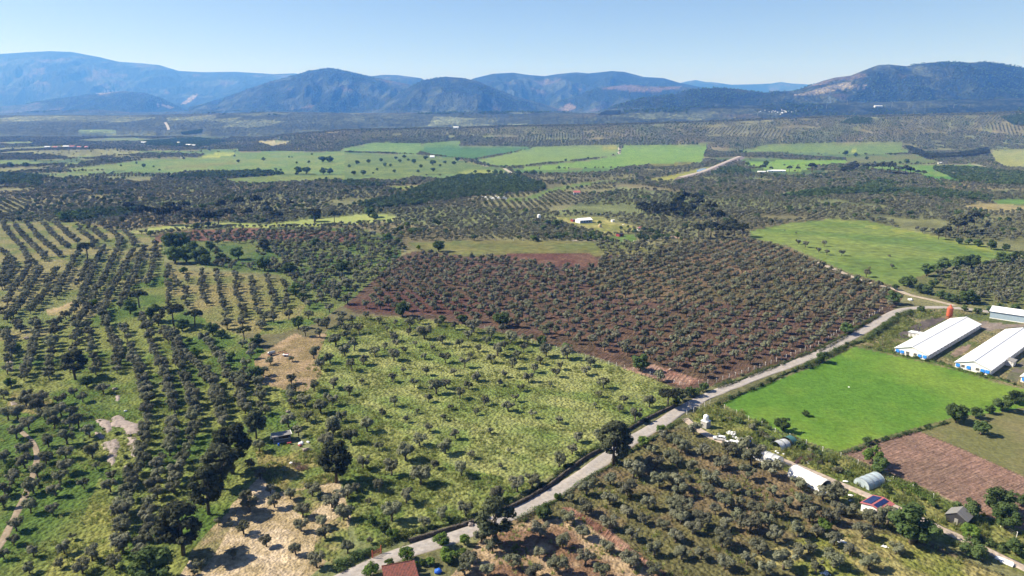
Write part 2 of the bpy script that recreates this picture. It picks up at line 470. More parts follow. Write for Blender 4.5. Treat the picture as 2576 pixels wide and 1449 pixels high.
# left groves: fresh grass near, drier higher up
zone([(-400, 560), (190, 560), (405, 600), (420, 700), (470, 780), (640, 860), (690, 900), (760, 860), (760, 1000), (730, 1130), (690, 1240), (600, 1449), (560, 1600), (-400, 1600)], (86, 118, 34), (132, 142, 62), 22, 'grass')
zone([(-400, 565), (120, 560), (330, 590), (405, 605), (412, 690), (330, 720), (230, 800), (100, 850), (-400, 900)], (116, 132, 64), (154, 148, 94), 25, 'grass')
zone(P(zD, (1180, 480), (1700, 500), (2050, 560), (2300, 600), (2150, 840), (1900, 930), (1500, 900), (1420, 760), (1180, 720)), (126, 134, 66), (154, 144, 88), 26, 'grass')
zone(P(zD, (2050, 560), (2400, 540), (2560, 640), (2420, 740), (2250, 860), (2000, 930), (1850, 940), (1900, 840), (2120, 820), (2200, 700)), (92, 122, 44), (132, 138, 66), 16, 'grass', warp=4)
zone([(105, 1460), (150, 1380), (215, 1290), (250, 1200), (285, 1225), (320, 1300), (295, 1440), (270, 1600), (60, 1600)], (122, 136, 52), (150, 152, 68), 14, 'grass', 'grass_field', 'yellow green grassy clearing at the lower left')
zone(P(zA, (100, 120), (340, 150), (420, 260), (250, 300), (30, 260)), (150, 140, 80), (120, 125, 50), 10, 'grass')
zone(P(zD, (330, 760), (420, 740), (560, 680), (560, 760), (440, 810), (340, 800)), (188, 165, 122), (160, 150, 95), 12)
# red grove and the pale field behind it
zone([(862, 772), (905, 735), (960, 672), (1020, 640), (1070, 628), (1180, 648), (1340, 640), (1500, 646), (1560, 640), (1640, 642), (1700, 612), (1880, 598), (1985, 625), (2060, 660), (2140, 695), (2250, 722), (2275, 742), (2240, 790), (2180, 822), (2050, 890), (1930, 925), (1800, 968), (1745, 985), (1690, 972), (1590, 932), (1470, 890), (1350, 858), (1240, 832), (1110, 806), (1000, 795), (900, 790)], (122, 99, 84), (112, 97, 76), 16, 'soil', 'red_soil', 'reddish ploughed soil under the central olive grove', warp=3)
zone([(1480, 660), (1700, 612), (1880, 598), (1985, 625), (2060, 660), (2140, 695), (2250, 722), (2240, 770), (2000, 790), (1800, 760), (1600, 760), (1500, 720)], (112, 108, 72), (140, 122, 92), 25, 'soil', 'red_soil')
zone(P(zE, (110, 740), (330, 640), (700, 620), (1100, 700), (1250, 800), (900, 800), (400, 790)), (112, 82, 72), (124, 95, 82), 20, 'soil', 'red_soil')
zone(P(zE, (2050, 1180), (2300, 1150), (2536, 1230), (2660, 1260), (2536, 1310), (2300, 1240)), (190, 158, 138), (160, 118, 102), 9, 'soil', 'red_soil')
zone([(1025, 612), (1240, 604), (1490, 608), (1650, 618), (1690, 600), (1640, 640), (1560, 640), (1500, 646), (1340, 640), (1180, 648), (1060, 630)], (128, 132, 88), (148, 138, 96), 24, 'far', 'fallow_field', 'greyish green fallow field behind the red grove')
zone([(1225, 643), (1330, 636), (1480, 636), (1505, 655), (1500, 672), (1400, 668), (1330, 655)], (125, 88, 76), (140, 110, 88), 14, 'soil', 'red_soil')
# meadow in the middle
zone([(822, 830), (890, 797), (1000, 797), (1110, 808), (1240, 834), (1350, 860), (1470, 892), (1590, 934), (1690, 974), (1722, 1000), (1690, 1030), (1600, 1072), (1512, 1120), (1380, 1200), (1280, 1256), (1130, 1318), (960, 1378), (900, 1360), (880, 1290), (860, 1210), (800, 1150), (745, 1060), (705, 985), (790, 905)], (114, 138, 54), (156, 162, 88), 10, 'grass', 'meadow', 'tall yellow green meadow with scattered olive trees in the middle', streak=(R(-28), 9))
zone([(745, 1060), (705, 985), (760, 950), (900, 1010), (1010, 1090), (1130, 1170), (1260, 1200), (1330, 1215), (1280, 1256), (1130, 1318), (960, 1378), (900, 1360), (880, 1290), (860, 1210), (800, 1150)], (104, 128, 48), (142, 150, 74), 9, 'grass', 'meadow')
zone([(822, 830), (890, 797), (1000, 797), (1110, 808), (1240, 834), (1350, 860), (1320, 880), (1180, 860), (1000, 830), (880, 850)], (106, 128, 50), (146, 152, 76), 9, 'grass', 'meadow')
# dirt left of the meadow
zone([(640, 905), (700, 862), (745, 838), (770, 850), (822, 840), (800, 900), (812, 940), (770, 985), (720, 980), (660, 965), (640, 930)], (188, 160, 122), (158, 138, 92), 8, 'straw', 'bare_ground', 'bare pinkish dirt clearing left of the meadow', warp=6)
# straw under the pines
zone([(450, 1449), (480, 1400), (555, 1335), (580, 1270), (630, 1225), (655, 1195), (700, 1235), (760, 1225), (850, 1210), (882, 1300), (870, 1360), (815, 1420), (780, 1449), (760, 1600), (430, 1600)], (222, 198, 164), (190, 168, 126), 8, 'straw', 'straw_ground', 'pale straw covered ground beside the tall pines', warp=6)
zone([(640, 1130), (700, 1140), (780, 1130), (840, 1180), (850, 1212), (760, 1228), (700, 1238), (655, 1200)], (110, 130, 50), (150, 140, 78), 7, 'grass', warp=6)
zone([(740, 1235), (800, 1225), (820, 1260), (770, 1300), (730, 1280)], (112, 126, 56), (170, 152, 106), 6, 'grass', warp=6)
zone([(800, 1330), (870, 1290), (880, 1370), (830, 1420), (790, 1390)], (120, 130, 60), (176, 156, 112), 6, 'grass', warp=6)
zone([(470, 1400), (520, 1340), (570, 1290), (590, 1310), (540, 1390), (500, 1449)], (140, 134, 84), (196, 170, 130), 6, 'straw', warp=5)  # darker strip beside the pines, their shade put into the straw colour
# south-east grove
zone([(1010, 1600), (1215, 1350), (1300, 1300), (1420, 1225), (1520, 1150), (1620, 1085), (1730, 1075), (1800, 1110), (1870, 1130), (1980, 1180), (2075, 1240), (2160, 1290), (2260, 1330), (2420, 1400), (2700, 1520), (2700, 1600)], (132, 114, 84), (112, 110, 66), 11, 'grass', 'grove_floor', 'brown and green floor of the lower right olive grove')
zone([(1010, 1600), (1215, 1350), (1330, 1310), (1470, 1300), (1600, 1400), (1700, 1480), (1640, 1600)], (196, 168, 132), (146, 112, 86), 7, 'straw', 'grove_floor')
zone([(2020, 1449), (1900, 1400), (1990, 1360), (2130, 1330), (2260, 1350), (2420, 1410), (2700, 1520), (2700, 1600), (2000, 1600)], (132, 140, 52), (160, 150, 90), 9, 'grass', 'grove_floor')
zone(P(zB, (1650, 960), (1720, 960), (2000, 1130), (2200, 1280), (2420, 1449), (2330, 1449), (2050, 1250), (1800, 1060)), (146, 108, 92), (178, 142, 120), 6, 'soil', 'grove_floor')
# strip with the tunnels
zone([(1735, 1045), (1800, 1010), (1870, 1035), (2010, 1105), (2110, 1140), (2240, 1195), (2360, 1250), (2440, 1285), (2576, 1330), (2700, 1380), (2700, 1490), (2420, 1385), (2260, 1325), (2060, 1235), (1900, 1140), (1760, 1085)], (106, 124, 46), (144, 144, 74), 8, 'grass')
# right-hand fields
zone([(1815, 1015), (1880, 985), (1950, 958), (2050, 922), (2150, 873), (2240, 893), (2400, 928), (2500, 962), (2600, 985), (2700, 1010), (2700, 1050), (2600, 1020), (2490, 1040), (2400, 1050), (2300, 1077), (2190, 1108), (2108, 1137), (2000, 1100), (1880, 1050)], (92, 143, 16), (124, 158, 26), 30, 'crop', 'crop_field', 'bright green crop field below the white barns')
zone([(2120, 1142), (2200, 1110), (2310, 1085), (2420, 1130), (2576, 1200), (2720, 1265), (2720, 1400), (2576, 1335), (2440, 1282), (2350, 1238), (2240, 1190)], (178, 140, 122), (160, 130, 112), 18, 'plough', 'ploughed_field', 'brown ploughed field at the right edge')
zone([(2310, 1085), (2400, 1055), (2490, 1042), (2600, 1022), (2800, 1060), (2800, 1300), (2720, 1265), (2576, 1200), (2420, 1130)], (124, 126, 72), (138, 132, 84), 14, 'crop', 'fallow_field', 'dull olive fallow field beside the ploughed one')
zone([(1885, 582), (1990, 560), (2095, 551), (2180, 558), (2300, 583), (2440, 613), (2576, 640), (2576, 655), (2400, 668), (2330, 690), (2295, 700), (2282, 718), (2245, 718), (2140, 688), (2060, 653), (1980, 618), (1890, 600)], (122, 148, 74), (148, 162, 88), 40, 'far', 'crop_field', 'green hay field beyond the central grove', streak=(R(-38), 26))
zone([(2100, 553), (2180, 556), (2300, 582), (2440, 611), (2560, 636), (2500, 640), (2380, 612), (2260, 588)], (168, 170, 70), (140, 158, 80), 18, 'far', 'crop_field')
# barn yard
zone([(2150, 868), (2230, 800), (2290, 772), (2400, 775), (2480, 780), (2700, 815), (2700, 1010), (2500, 960), (2380, 925), (2240, 893)], (104, 118, 60), (150, 140, 96), 9, 'grass')
zone(P(zY, (430, 680), (560, 600), (720, 520), (900, 470), (1040, 470), (900, 560), (700, 640), (560, 720), (420, 740)), (98, 90, 88), (116, 106, 102), 6, 'track')
zone(P(zY, (1380, 600), (1480, 520), (1800, 560), (1991, 560), (1991, 600), (1700, 610), (1560, 640)), (168, 152, 140), (150, 138, 128), 6, 'track')
zone(P(zY, (1080, 930), (1180, 850), (1340, 800), (1300, 880), (1150, 965)), (170, 145, 128), (140, 124, 108), 4, 'track')
zone(P(zY, (1760, 1230), (1900, 1050), (1991, 1000), (1991, 1140), (1900, 1280)), (130, 122, 112), (110, 116, 80), 4, 'track')
# dark grove on the right
zone([(2295, 716), (2330, 695), (2420, 668), (2590, 640), (2900, 640), (2900, 800), (2576, 790), (2480, 775), (2380, 752), (2290, 735)], (108, 122, 62), (122, 128, 72), 22, 'grass')
# middle-left mixed grove
zone([(400, 592), (560, 578), (900, 572), (1010, 600), (1010, 640), (940, 705), (862, 772), (800, 760), (700, 692), (560, 682), (420, 650)], (84, 116, 48), (118, 132, 66), 22, 'grass')
zone(P(zD, (1110, 230), (1400, 190), (1800, 180), (2536, 210), (2536, 280), (1900, 260), (1500, 270), (1100, 280)), (152, 112, 98), (138, 112, 92), 20, 'soil')
# bright strip with umbrella pines
zone(P(zD, (900, 210), (1050, 180), (1300, 150), (1640, 140), (1900, 150), (2150, 120), (2400, 100), (2536, 84), (2720, 75), (2860, 110), (2780, 130), (2536, 150), (2200, 165), (1800, 175), (1450, 165), (1200, 195), (1020, 215)), (160, 176, 84), (178, 186, 96), 20, 'crop', 'crop_field', 'pale green strip of crop among the umbrella pines')
# compound in the middle distance
zone(P(zW, (260, 140), (560, 120), (980, 120), (1100, 190), (1500, 260), (1500, 300), (1230, 380), (1040, 380), (860, 330), (600, 280), (500, 240), (400, 210)), (196, 180, 130), (150, 150, 88), 12, 'far', 'farm_yard', 'straw coloured yard around the white farm building')
zone(P(zW, (1130, 400), (1260, 390), (1460, 380), (1500, 470), (1300, 510), (1180, 480)), (110, 140, 66), (122, 146, 76), 10, 'far')
# far green fields under the ridge
FA = dict(mat='far', obj='far_field')
zone(P(zM, (0, 360), (240, 312), (620, 320), (870, 298), (905, 300), (885, 335), (640, 362), (560, 400), (300, 385), (0, 382)), (124, 158, 92), (138, 166, 100), 60, 'far', 'far_field', 'light green far field at the foot of the wooded ridge', warp=.6, dmax=3000)
zone(P(zM, (640, 345), (885, 335), (1450, 345), (1330, 378), (1080, 420), (1000, 440), (840, 425), (700, 405), (590, 380)), (86, 132, 92), (98, 142, 96), 60, 'far', 'far_field', warp=.6, dmax=3000)
zone(P(zM, (1010, 445), (1300, 388), (1450, 348), (1800, 332), (2090, 328), (2100, 395), (1900, 430), (1270, 497), (1150, 490)), (142, 166, 92), (152, 172, 98), 60, 'far', 'far_field', warp=.6, dmax=3000)
zone(P(zM, (1320, 503), (1900, 442), (2100, 402), (2130, 333), (2760, 328), (2720, 470), (2576, 462), (2300, 480), (2100, 502), (1400, 512)), (136, 172, 70), (148, 178, 82), 60, 'far', 'far_field', warp=.6, dmax=3000)
zone(P(zM, (1900, 360), (2050, 340), (2080, 350), (2060, 368), (1960, 366)), (190, 180, 90), (170, 170, 90), 20, 'far', 'far_field', warp=.4, dmax=3000)
zone(P(zM, (1280, 505), (1420, 512), (2100, 505), (2000, 535), (1600, 545), (1330, 545)), (106, 140, 84), (118, 146, 84), 40, 'far', 'far_field', warp=.6, dmax=3000)
zone(P(zM, (0, 385), (560, 400), (840, 425), (1080, 490), (1240, 505), (1300, 545), (1000, 560), (700, 540), (400, 600), (200, 590), (0, 620)), (118, 140, 88), (140, 154, 92), 45, 'far', 'far_field', warp=.6, dmax=3000)
zone(P(zM, (880, 530), (960, 515), (1120, 515), (1230, 530), (1200, 555), (920, 560)), (176, 180, 96), (150, 164, 90), 25, 'far', 'far_field', warp=.5, dmax=3000)
zone(P(zM, (330, 640), (620, 630), (640, 650), (420, 668)), (158, 164, 96), (140, 150, 90), 25, 'far', 'far_field', warp=.5, dmax=3000)
zone(P(zM, (1560, 660), (1800, 615), (2000, 595), (2130, 600), (1900, 625), (1720, 660), (1560, 690), (1480, 740), (1260, 760), (1180, 740), (1400, 720)), (124, 146, 84), (140, 152, 92), 30, 'far', 'far_field', warp=.6, dmax=3000)
# pastures on the left
zone(P(zL, (430, 520), (870, 470), (1100, 440), (1500, 425), (1560, 388), (2080, 375), (2400, 380), (2600, 378), (2600, 535), (2200, 545), (1700, 528), (1200, 525), (800, 520), (600, 525)), (128, 156, 98), (150, 162, 104), 60, 'far', 'far_field', warp=.6, dmax=3600)
zone(P(zL, (1505, 428), (1560, 405), (1640, 385), (1785, 383), (1740, 405), (1640, 420)), (196, 196, 92), (180, 186, 90), 30, 'far', 'far_field', warp=.4, dmax=3600)
zone(P(zL, (1180, 500), (1500, 470), (1750, 455), (1800, 470), (1500, 500), (1250, 510)), (152, 152, 108), (140, 150, 100), 40, 'far', 'far_field', warp=.5, dmax=3600)
zone(P(zL, (1690, 590), (1900, 565), (2300, 555), (2600, 552), (2600, 590), (2300, 605), (1950, 622), (1760, 610)), (132, 148, 86), (148, 156, 96), 40, 'far', 'far_field', warp=.6, dmax=3600)
zone(P(zL, (340, 570), (520, 545), (690, 538), (650, 570), (430, 580)), (150, 152, 100), (140, 150, 94), 30, 'far', 'far_field', warp=.5, dmax=3600)
zone(P(zL, (550, 295), (700, 278), (1000, 272), (1180, 285), (1100, 300), (850, 300), (700, 302)), (140, 156, 112), (134, 138, 110), 60, 'far', 'far_field', warp=.4, dmax=5200)
zone(P(zL, (-50, 315), (120, 305), (250, 308), (240, 318), (80, 325)), (150, 165, 116), (140, 156, 110), 60, 'far', 'far_field', warp=.4, dmax=5200)
zone(P(zL, (580, 217), (640, 212), (870, 215), (880, 221), (620, 223)), (150, 170, 120), (150, 170, 120), 60, 'far', 'far_field', warp=.3, dmax=6500)
zone(P(zL, (1930, 300), (2080, 297), (2200, 302), (2150, 322), (2060, 340), (1990, 322)), (206, 186, 176), (190, 174, 160), 25, 'far', 'quarry_ground', 'pale bare ground of a far clearing', warp=.4, dmax=5200)
zone(P(zL, (1180, 290), (1250, 280), (1330, 285), (1290, 296)), (206, 186, 140), (196, 180, 136), 25, 'far', None, warp=.4, dmax=5200)
zone(P(zL, (480, 480), (560, 460), (610, 460), (590, 478), (500, 490)), (186, 184, 120), (150, 160, 100), 25, 'far', None, warp=.4, dmax=5200)
zone(P(zL, (0, 445), (150, 440), (320, 460), (300, 480), (100, 480), (0, 475)), (134, 154, 100), (140, 158, 100), 40, 'far', 'far_field', warp=.5, dmax=3600)
zone(P(zL, (550, 405), (640, 405), (720, 412), (700, 425), (600, 425)), (140, 158, 100), (140, 158, 100), 40, 'far', None, warp=.5, dmax=3600)
# right far fields
zone(P(zR, (380, 392), (640, 327), (900, 318), (1300, 310), (1600, 308), (1660, 345), (1720, 392), (1480, 400), (1240, 392), (900, 388), (600, 385), (480, 392)), (132, 156, 90), (140, 160, 94), 60, 'far', 'far_field', warp=.6, dmax=3200)
zone(P(zR, (1265, 358), (1330, 360), (1330, 376), (1280, 380)), (206, 206, 90), (190, 196, 90), 14, 'far', 'far_field', warp=.5, dmax=3200)
zone(P(zR, (1350, 348), (1390, 350), (1395, 378), (1365, 378)), (206, 206, 90), (190, 196, 90), 14, 'far', 'far_field', warp=.5, dmax=3200)
zone(P(zR, (460, 490), (490, 447), (900, 445), (1230, 444), (1250, 470), (1000, 487), (700, 492)), (134, 176, 62), (150, 182, 70), 50, 'far', 'far_field', warp=.6, dmax=3200)
zone(P(zR, (470, 492), (1000, 490), (960, 510), (880, 527), (640, 525), (600, 505)), (140, 172, 74), (150, 178, 80), 50, 'far', 'far_field', warp=.6, dmax=3200)
zone(P(zR, (1230, 420), (1500, 405), (1740, 398), (1920, 450), (1930, 472), (1500, 478), (1240, 470)), (140, 138, 104), (128, 142, 94), 40, 'far', 'far_field', warp=.6, dmax=3200)
zone(P(zR, (1320, 500), (1600, 478), (1920, 475), (2200, 472), (2320, 500), (2100, 500), (1900, 490), (1900, 520), (2100, 575), (2080, 602), (1900, 588), (1750, 545), (1500, 520)), (112, 158, 72), (140, 168, 74), 50, 'far', 'far_field', warp=.6, dmax=3200)
zone(P(zR, (1780, 548), (1900, 560), (2090, 575), (2080, 602), (1950, 595), (1820, 572)), (98, 154, 74), (110, 160, 78), 50, 'far', 'far_field', warp=.6, dmax=3200)
zone(P(zR, (2310, 380), (2420, 375), (2576, 372), (2800, 375), (2800, 500), (2576, 505), (2440, 500), (2360, 455)), (186, 180, 124), (170, 172, 112), 30, 'far', None, warp=.5, dmax=3200)
zone(P(zR, (2310, 745), (2500, 738), (2800, 735), (2800, 770), (2400, 775)), (122, 160, 84), (130, 166, 88), 40, 'far', 'far_field', warp=.6, dmax=3200)
zone(P(zI, (2080, 1200), (2220, 1175), (2400, 1185), (2600, 1200), (2600, 1240), (2300, 1240)), (206, 180, 156), (186, 164, 138), 25, 'far', 'bare_ground', 'pale bare ground at the right edge beyond the grove', dmax=3000)
zone(P(zR, (-300, 600), (0, 540), (100, 510), (210, 490), (180, 530), (30, 575), (-20, 590), (-120, 600)), (186, 178, 80), (170, 168, 90), 25, 'far', 'far_field', warp=.5, dmax=3000)
zone(P(zR, (-280, 470), (0, 460), (80, 462), (60, 485), (-200, 500)), (126, 120, 66), (150, 140, 70), 14, 'far', None, warp=.5, dmax=3000)
zone(P(zR, (730, 720), (760, 690), (1000, 660), (1400, 655), (1700, 680), (1600, 700), (1200, 700), (900, 735)), (104, 146, 70), (116, 150, 74), 30, 'far', None, warp=1, dmax=3000)
# clearings on the hills
zone([(1995, 240), (2050, 226), (2105, 210), (2140, 207), (2142, 213), (2195, 213), (2150, 222), (2110, 226), (2050, 240)], (150, 142, 122), (142, 136, 116), 120, 'hill', None, dmin=3300, warp=.4)
zone([(1510, 224), (1545, 217), (1590, 213), (1620, 222), (1680, 219), (1715, 217), (1700, 224), (1620, 232), (1560, 226)], (132, 112, 98), (122, 106, 92), 120, 'hill', None, dmin=3300, warp=.6)
zone([(1400, 278), (1425, 263), (1440, 262), (1452, 272), (1430, 280)], (138, 122, 106), (130, 114, 100), 100, 'hill', None, dmin=3300, warp=.6)
zone([(455, 262), (480, 243), (498, 236), (490, 246), (470, 262)], (190, 170, 156), (180, 164, 150), 60, 'hill', None, dmin=3300, warp=.6)
zone([(235, 238), (270, 229), (300, 230), (262, 236)], (180, 168, 156), (170, 160, 150), 60, 'hill', None, dmin=3300, warp=.6)
zone([(385, 262), (410, 262), (438, 270), (430, 273), (400, 266)], (176, 158, 146), (170, 156, 142), 60, 'hill', None, dmin=3300, warp=.6)

# --- the fan-shaped sheet: fine near the photographer's ground, coarse far off
U = np.concatenate([np.linspace(-1.7, -.84, 70, endpoint=False), np.linspace(-.84, .84, 1080), np.linspace(.84, 1.7, 71)[1:]])
inv = np.linspace(1 / 60., 1 / 3800., 760)
Y = np.concatenate([1 / inv, np.geomspace(3800, 19000, 230)[1:]])
UU, YY = np.meshgrid(U, Y)
GX = UU * YY; GY = YY
GZ = height(GX, GY)
nr, nc = GX.shape
PX, PY, _ = proj(GX, GY, GZ)
zoneid = np.full(GX.shape, -1, np.int16)
WX = (fbm(GX, GY, 14, 3, 6) - .5) * 2; WY = (fbm(GX, GY, 14, 3, 7) - .5) * 2
# land between the drawn outlines: a patchwork of orchard plots
crng = np.random.default_rng(3)
cell_u = crng.uniform(-1.1, 1.1, 900); cell_y = 260 + (6300 - 260) * crng.random(900) ** .75
CELL = np.stack([cell_u * cell_y, cell_y], 1)
CELL_C = crng.random((900, 3)); CELL_A = crng.uniform(0, math.pi, 900); CELL_S = crng.uniform(5.8, 7.4, 900)
def nearest_cell(x, y):
    x = np.ravel(x); y = np.ravel(y)
    out = np.zeros(len(x), np.int32)
    for i in range(0, len(x), 20000):
        a = x[i:i + 20000, None] - CELL[:, 0]; b = y[i:i + 20000, None] - CELL[:, 1]
        out[i:i + 20000] = np.argmin(a * a + b * b, 1)
    return out
cid = np.zeros(GX.shape, np.int32)
msk = GY < 6500
cid[msk] = nearest_cell(GX[msk], GY[msk])
pa, pb, pc = S(134, 130, 90), S(118, 134, 76), S(148, 126, 98)
k = CELL_C[cid]
colr = pa * (1 - k[..., 0:1]) + pb * k[..., 0:1]
colr = colr * (1 - .5 * k[..., 1:2] ** 2) + pc * .5 * k[..., 1:2] ** 2
n1 = sstep(.35, .65, fbm(GX, GY, 30, 4, 2))[..., None]
FIELD_CELL = (CELL_C[:, 1] > .80) & (CELL[:, 1] > 1250) & ~((CELL[:, 1] > 2250) & (CELL[:, 0] > -.42 * CELL[:, 1]))
cf = np.where((CELL_C[:, 2] > .6)[:, None], S(146, 150, 92), S(104, 132, 70)) * (.7 + .4 * CELL_C[:, 0:1])
colr = np.where(FIELD_CELL[cid][..., None], cf[cid], colr)
colr = colr * (.8 + .4 * n1)
hf = (sstep(2950, 3500, GY) * sstep(45, 130, GZ - base_z(GY)))[..., None]
fp = sstep(2900, 3600, GY)[..., None]
nf = fbm(GX, GY, 420, 5, 1); nf2 = fbm(GX, GY, 90, 4, 4)
forest = S(44, 56, 40); scrub = S(80, 90, 68); bare = S(128, 110, 92)
w1 = sstep(.485, .6, nf * .7 + nf2 * .3)[..., None]
hc = forest * (1 - w1) + scrub * w1
w2 = (sstep(.60, .68, fbm(GX + 900, GY, 260, 4, 6)) * sstep(.5, .6, nf))[..., None]
hc = hc * (1 - w2 * .7) + bare * w2 * .7
hcf = hc * (.65 + .7 * nf2[..., None]) * .92
nf3 = fbm(GX, GY * .5, 26, 3, 5)[..., None]
far_plain = (S(66, 74, 56) * (1 - k[..., 2:3] ** 4) + S(128, 138, 96) * k[..., 2:3] ** 4) * (.68 + 1.05 * nf3) * (.75 + .65 * nf2[..., None])
colr = colr * (1 - fp) + far_plain * fp
hcf = hcf * (.4 + 1.2 * nf3)
colr = colr * (1 - hf) + hcf * hf
for i, z in enumerate(ZONES):
    wx = PX + WX * z['warp']; wy = PY + WY * z['warp'] * .5
    m = inpoly(wx, wy, z['poly']) & (GY < z['dmax']) & (GY > z['dmin'])
    zoneid[m] = i
    if not m.any(): continue
    x = GX[m]; y = GY[m]
    if z['streak']:
        a, sp = z['streak']
        q = (-x * math.sin(a) + y * math.cos(a)); l = x * math.cos(a) + y * math.sin(a)
        n = .55 * fbm(l / 7, q, sp, 4, 3) + .45 * fbm(x, y, z['size'], 4, i % 7)
    else:
        n = fbm(x, y, z['size'], 4, i % 7)
    t = sstep(.34, .66, n)[:, None]
    cc_ = z['c1'] * (1 - t) + z['c2'] * t
    if z['mat'] == 'far' or 'hay' in (z['label'] or ''): cc_ = cc_ * np.array([.74, .84, .48])
    if z['mat'] == 'soil': cc_ = cc_ * np.array([.97, .92, .9])
    colr[m] = cc_
lum = (colr @ np.array([.3, .6, .1]))[..., None]
colr = np.clip((colr * .84 + lum * .16) * LANDK, 0, .6)
zone_mat = ['ground'] + [z['mat'] for z in ZONES]

def quads(mask):
    r, c = np.nonzero(mask)
    a = r * nc + c
    return np.stack([a, a + 1, a + nc + 1, a + nc], 1)
allv = np.stack([GX.ravel(), GY.ravel(), GZ.ravel()], 1)
allc = colr.reshape(-1, 3)
zq = zoneid[:-1, :-1]
yq = GY[:-1, :-1]
ok_z = np.zeros(zq.shape, bool)
def land(name, mask, mats, mi=None, label=None):
    f = quads(mask)
    used, invx = np.unique(f.ravel(), return_inverse=True)
    me = np_mesh(name, allv[used], invx.reshape(-1, 4), mats, True, mi, allc[used])
    o = link(name, me); tag(o, label, None, None, 'structure')
    return o
groups = {}
for i, z in enumerate(ZONES):
    if z['obj']:
        kk = (z['obj'], z['label']) if z['label'] else None
        if kk is None:      # further patches of the piece of land named just before
            kk = [q for q in groups if q[0] == z['obj']][-1] if any(q[0] == z['obj'] for q in groups) else (z['obj'], None)
        groups.setdefault(kk, []).append(i)
taken = np.zeros(zq.shape, bool)
for (nm, lb), ids in groups.items():
    m = np.isin(zq, ids)
    taken |= m
    if m.any():
        keys = sorted({ZONES[i]['mat'] for i in ids})
        lut = np.zeros(len(ZONES) + 1, int)
        for i in ids: lut[i] = keys.index(ZONES[i]['mat'])
        land(nm, m, [M[q] for q in keys], lut[zq[m]], lb)
hills = ~taken & (yq >= 3400)
land('hills', hills, [M['hill']], None, 'hazy blue wooded hills and mountains behind the valley')
rest = ~taken & (yq < 3400)
keys = ['ground', 'far', 'grass', 'soil', 'track', 'straw', 'crop', 'hill', 'plough']
lut = np.array([keys.index(z['mat']) for z in ZONES] + [0])
mi = lut[zq[rest]]
mi[(zq[rest] < 0) & (yq[rest] > 900)] = 1
land('ground', rest, [M[q] for q in keys], mi, 'ground of the valley between the fields')

def zone_at(px, py, d):
    """which outline a photo pixel lies in"""
    out = np.full(px.shape, -1)
    for i, z in enumerate(ZONES):
        m = inpoly(px, py, z['poly']) & (d < z['dmax']) & (d > z['dmin'])
        out[m] = i
    return out

# ------------------------------------------------------------------ roads and tracks
PATHS = []
def ribbon(name, pts, width, mat, lift, label, col=(.4, .37, .34), step=2.5, jit=.0, smooth_n=3):
    w = unproj(pts)[:, :2]
    seg = np.linalg.norm(np.diff(w, axis=0), axis=1); s = np.r_[0, np.cumsum(seg)]
    t = np.arange(0, s[-1], step)
    x = np.interp(t, s, w[:, 0]); y = np.interp(t, s, w[:, 1])
    k = int(14 / step) | 1
    ker = np.ones(k) / k
    for _ in range(smooth_n):
        xp = np.r_[[2 * x[0] - x[i] for i in range(k // 2, 0, -1)], x, [2 * x[-1] - x[-2 - i] for i in range(k // 2)]]
        yp = np.r_[[2 * y[0] - y[i] for i in range(k // 2, 0, -1)], y, [2 * y[-1] - y[-2 - i] for i in range(k // 2)]]
        x = np.convolve(xp, ker, 'valid'); y = np.convolve(yp, ker, 'valid')
    dx = np.gradient(x); dy = np.gradient(y); L = np.hypot(dx, dy); nx = -dy / L; ny = dx / L
    offs = np.array([-.5, -.46, -.3, -.1, .1, .3, .46, .5]) * width
    n = len(x); V = []; C = []
    for j, o in enumerate(offs):
        oo = o + (jit * (fbm(t, t * 0 + j, 6, 3, j) - .5) * (1 if j in (0, 7) else .0))
        vx = x + nx * oo; vy = y + ny * oo
        V.append(np.stack([vx, vy, height(vx, vy) + lift - (0.10 if j in (0, 7) else 0)], 1))
        kk = np.array(col) * (np.array([.78, .70, .62]) if j in (0, 7) else 1) * (1.06 if j in (2, 5) else .97)
        C.append(np.repeat(kk[None], n, 0))
    V = np.stack(V, 1).reshape(-1, 3); C = np.stack(C, 1).reshape(-1, 3)
    m = len(offs); r, c = np.meshgrid(np.arange(n - 1), np.arange(m - 1), indexing='ij')
    a = (r * m + c).ravel(); f = np.stack([a, a + 1, a + m + 1, a + m], 1)[:, ::-1]
    me = np_mesh(name, V, f, mat, True, None, C)
    o = link(name, me); tag(o, label, None, None, 'structure')
    PATHS.append((np.stack([x, y], 1), width))
    return PATHS[-1][0]
ROAD_PX = P(zB, (-60, 1540), (100, 1470), (230, 1400), (350, 1345), (480, 1292), (620, 1250), (760, 1215), (900, 1172), (1050, 1110), (1180, 1065), (1300, 1015), (1450, 935), (1650, 830), (1800, 730), (1950, 620), (2110, 505), (2300, 395), (2460, 300)) + \
    P(zC, (60, 275), (140, 235)) + P(zF, (300, 1365), (450, 1305), (600, 1250), (800, 1178), (950, 1120), (1060, 1078), (1200, 1008), (1350, 930), (1480, 860), (1560, 805), (1640, 765), (1720, 748), (1850, 742), (1990, 742), (2120, 752), (2280, 775), (2536, 800), (2760, 830))
ROAD = ribbon('road', ROAD_PX, 5.3, M['road'], .10, 'pale worn asphalt country road running diagonally across the valley', (.31, .285, .27), jit=.9)
ribbon('path', P(zF, (1060, 420), (1230, 490), (1330, 535), (1440, 570), (1560, 602), (1640, 612), (1680, 648), (1800, 672), (1950, 706), (2060, 735)), 4.2, M['track'], .07, 'dirt lane joining the road beyond the silo', (.36, .31, .25), jit=1.2)
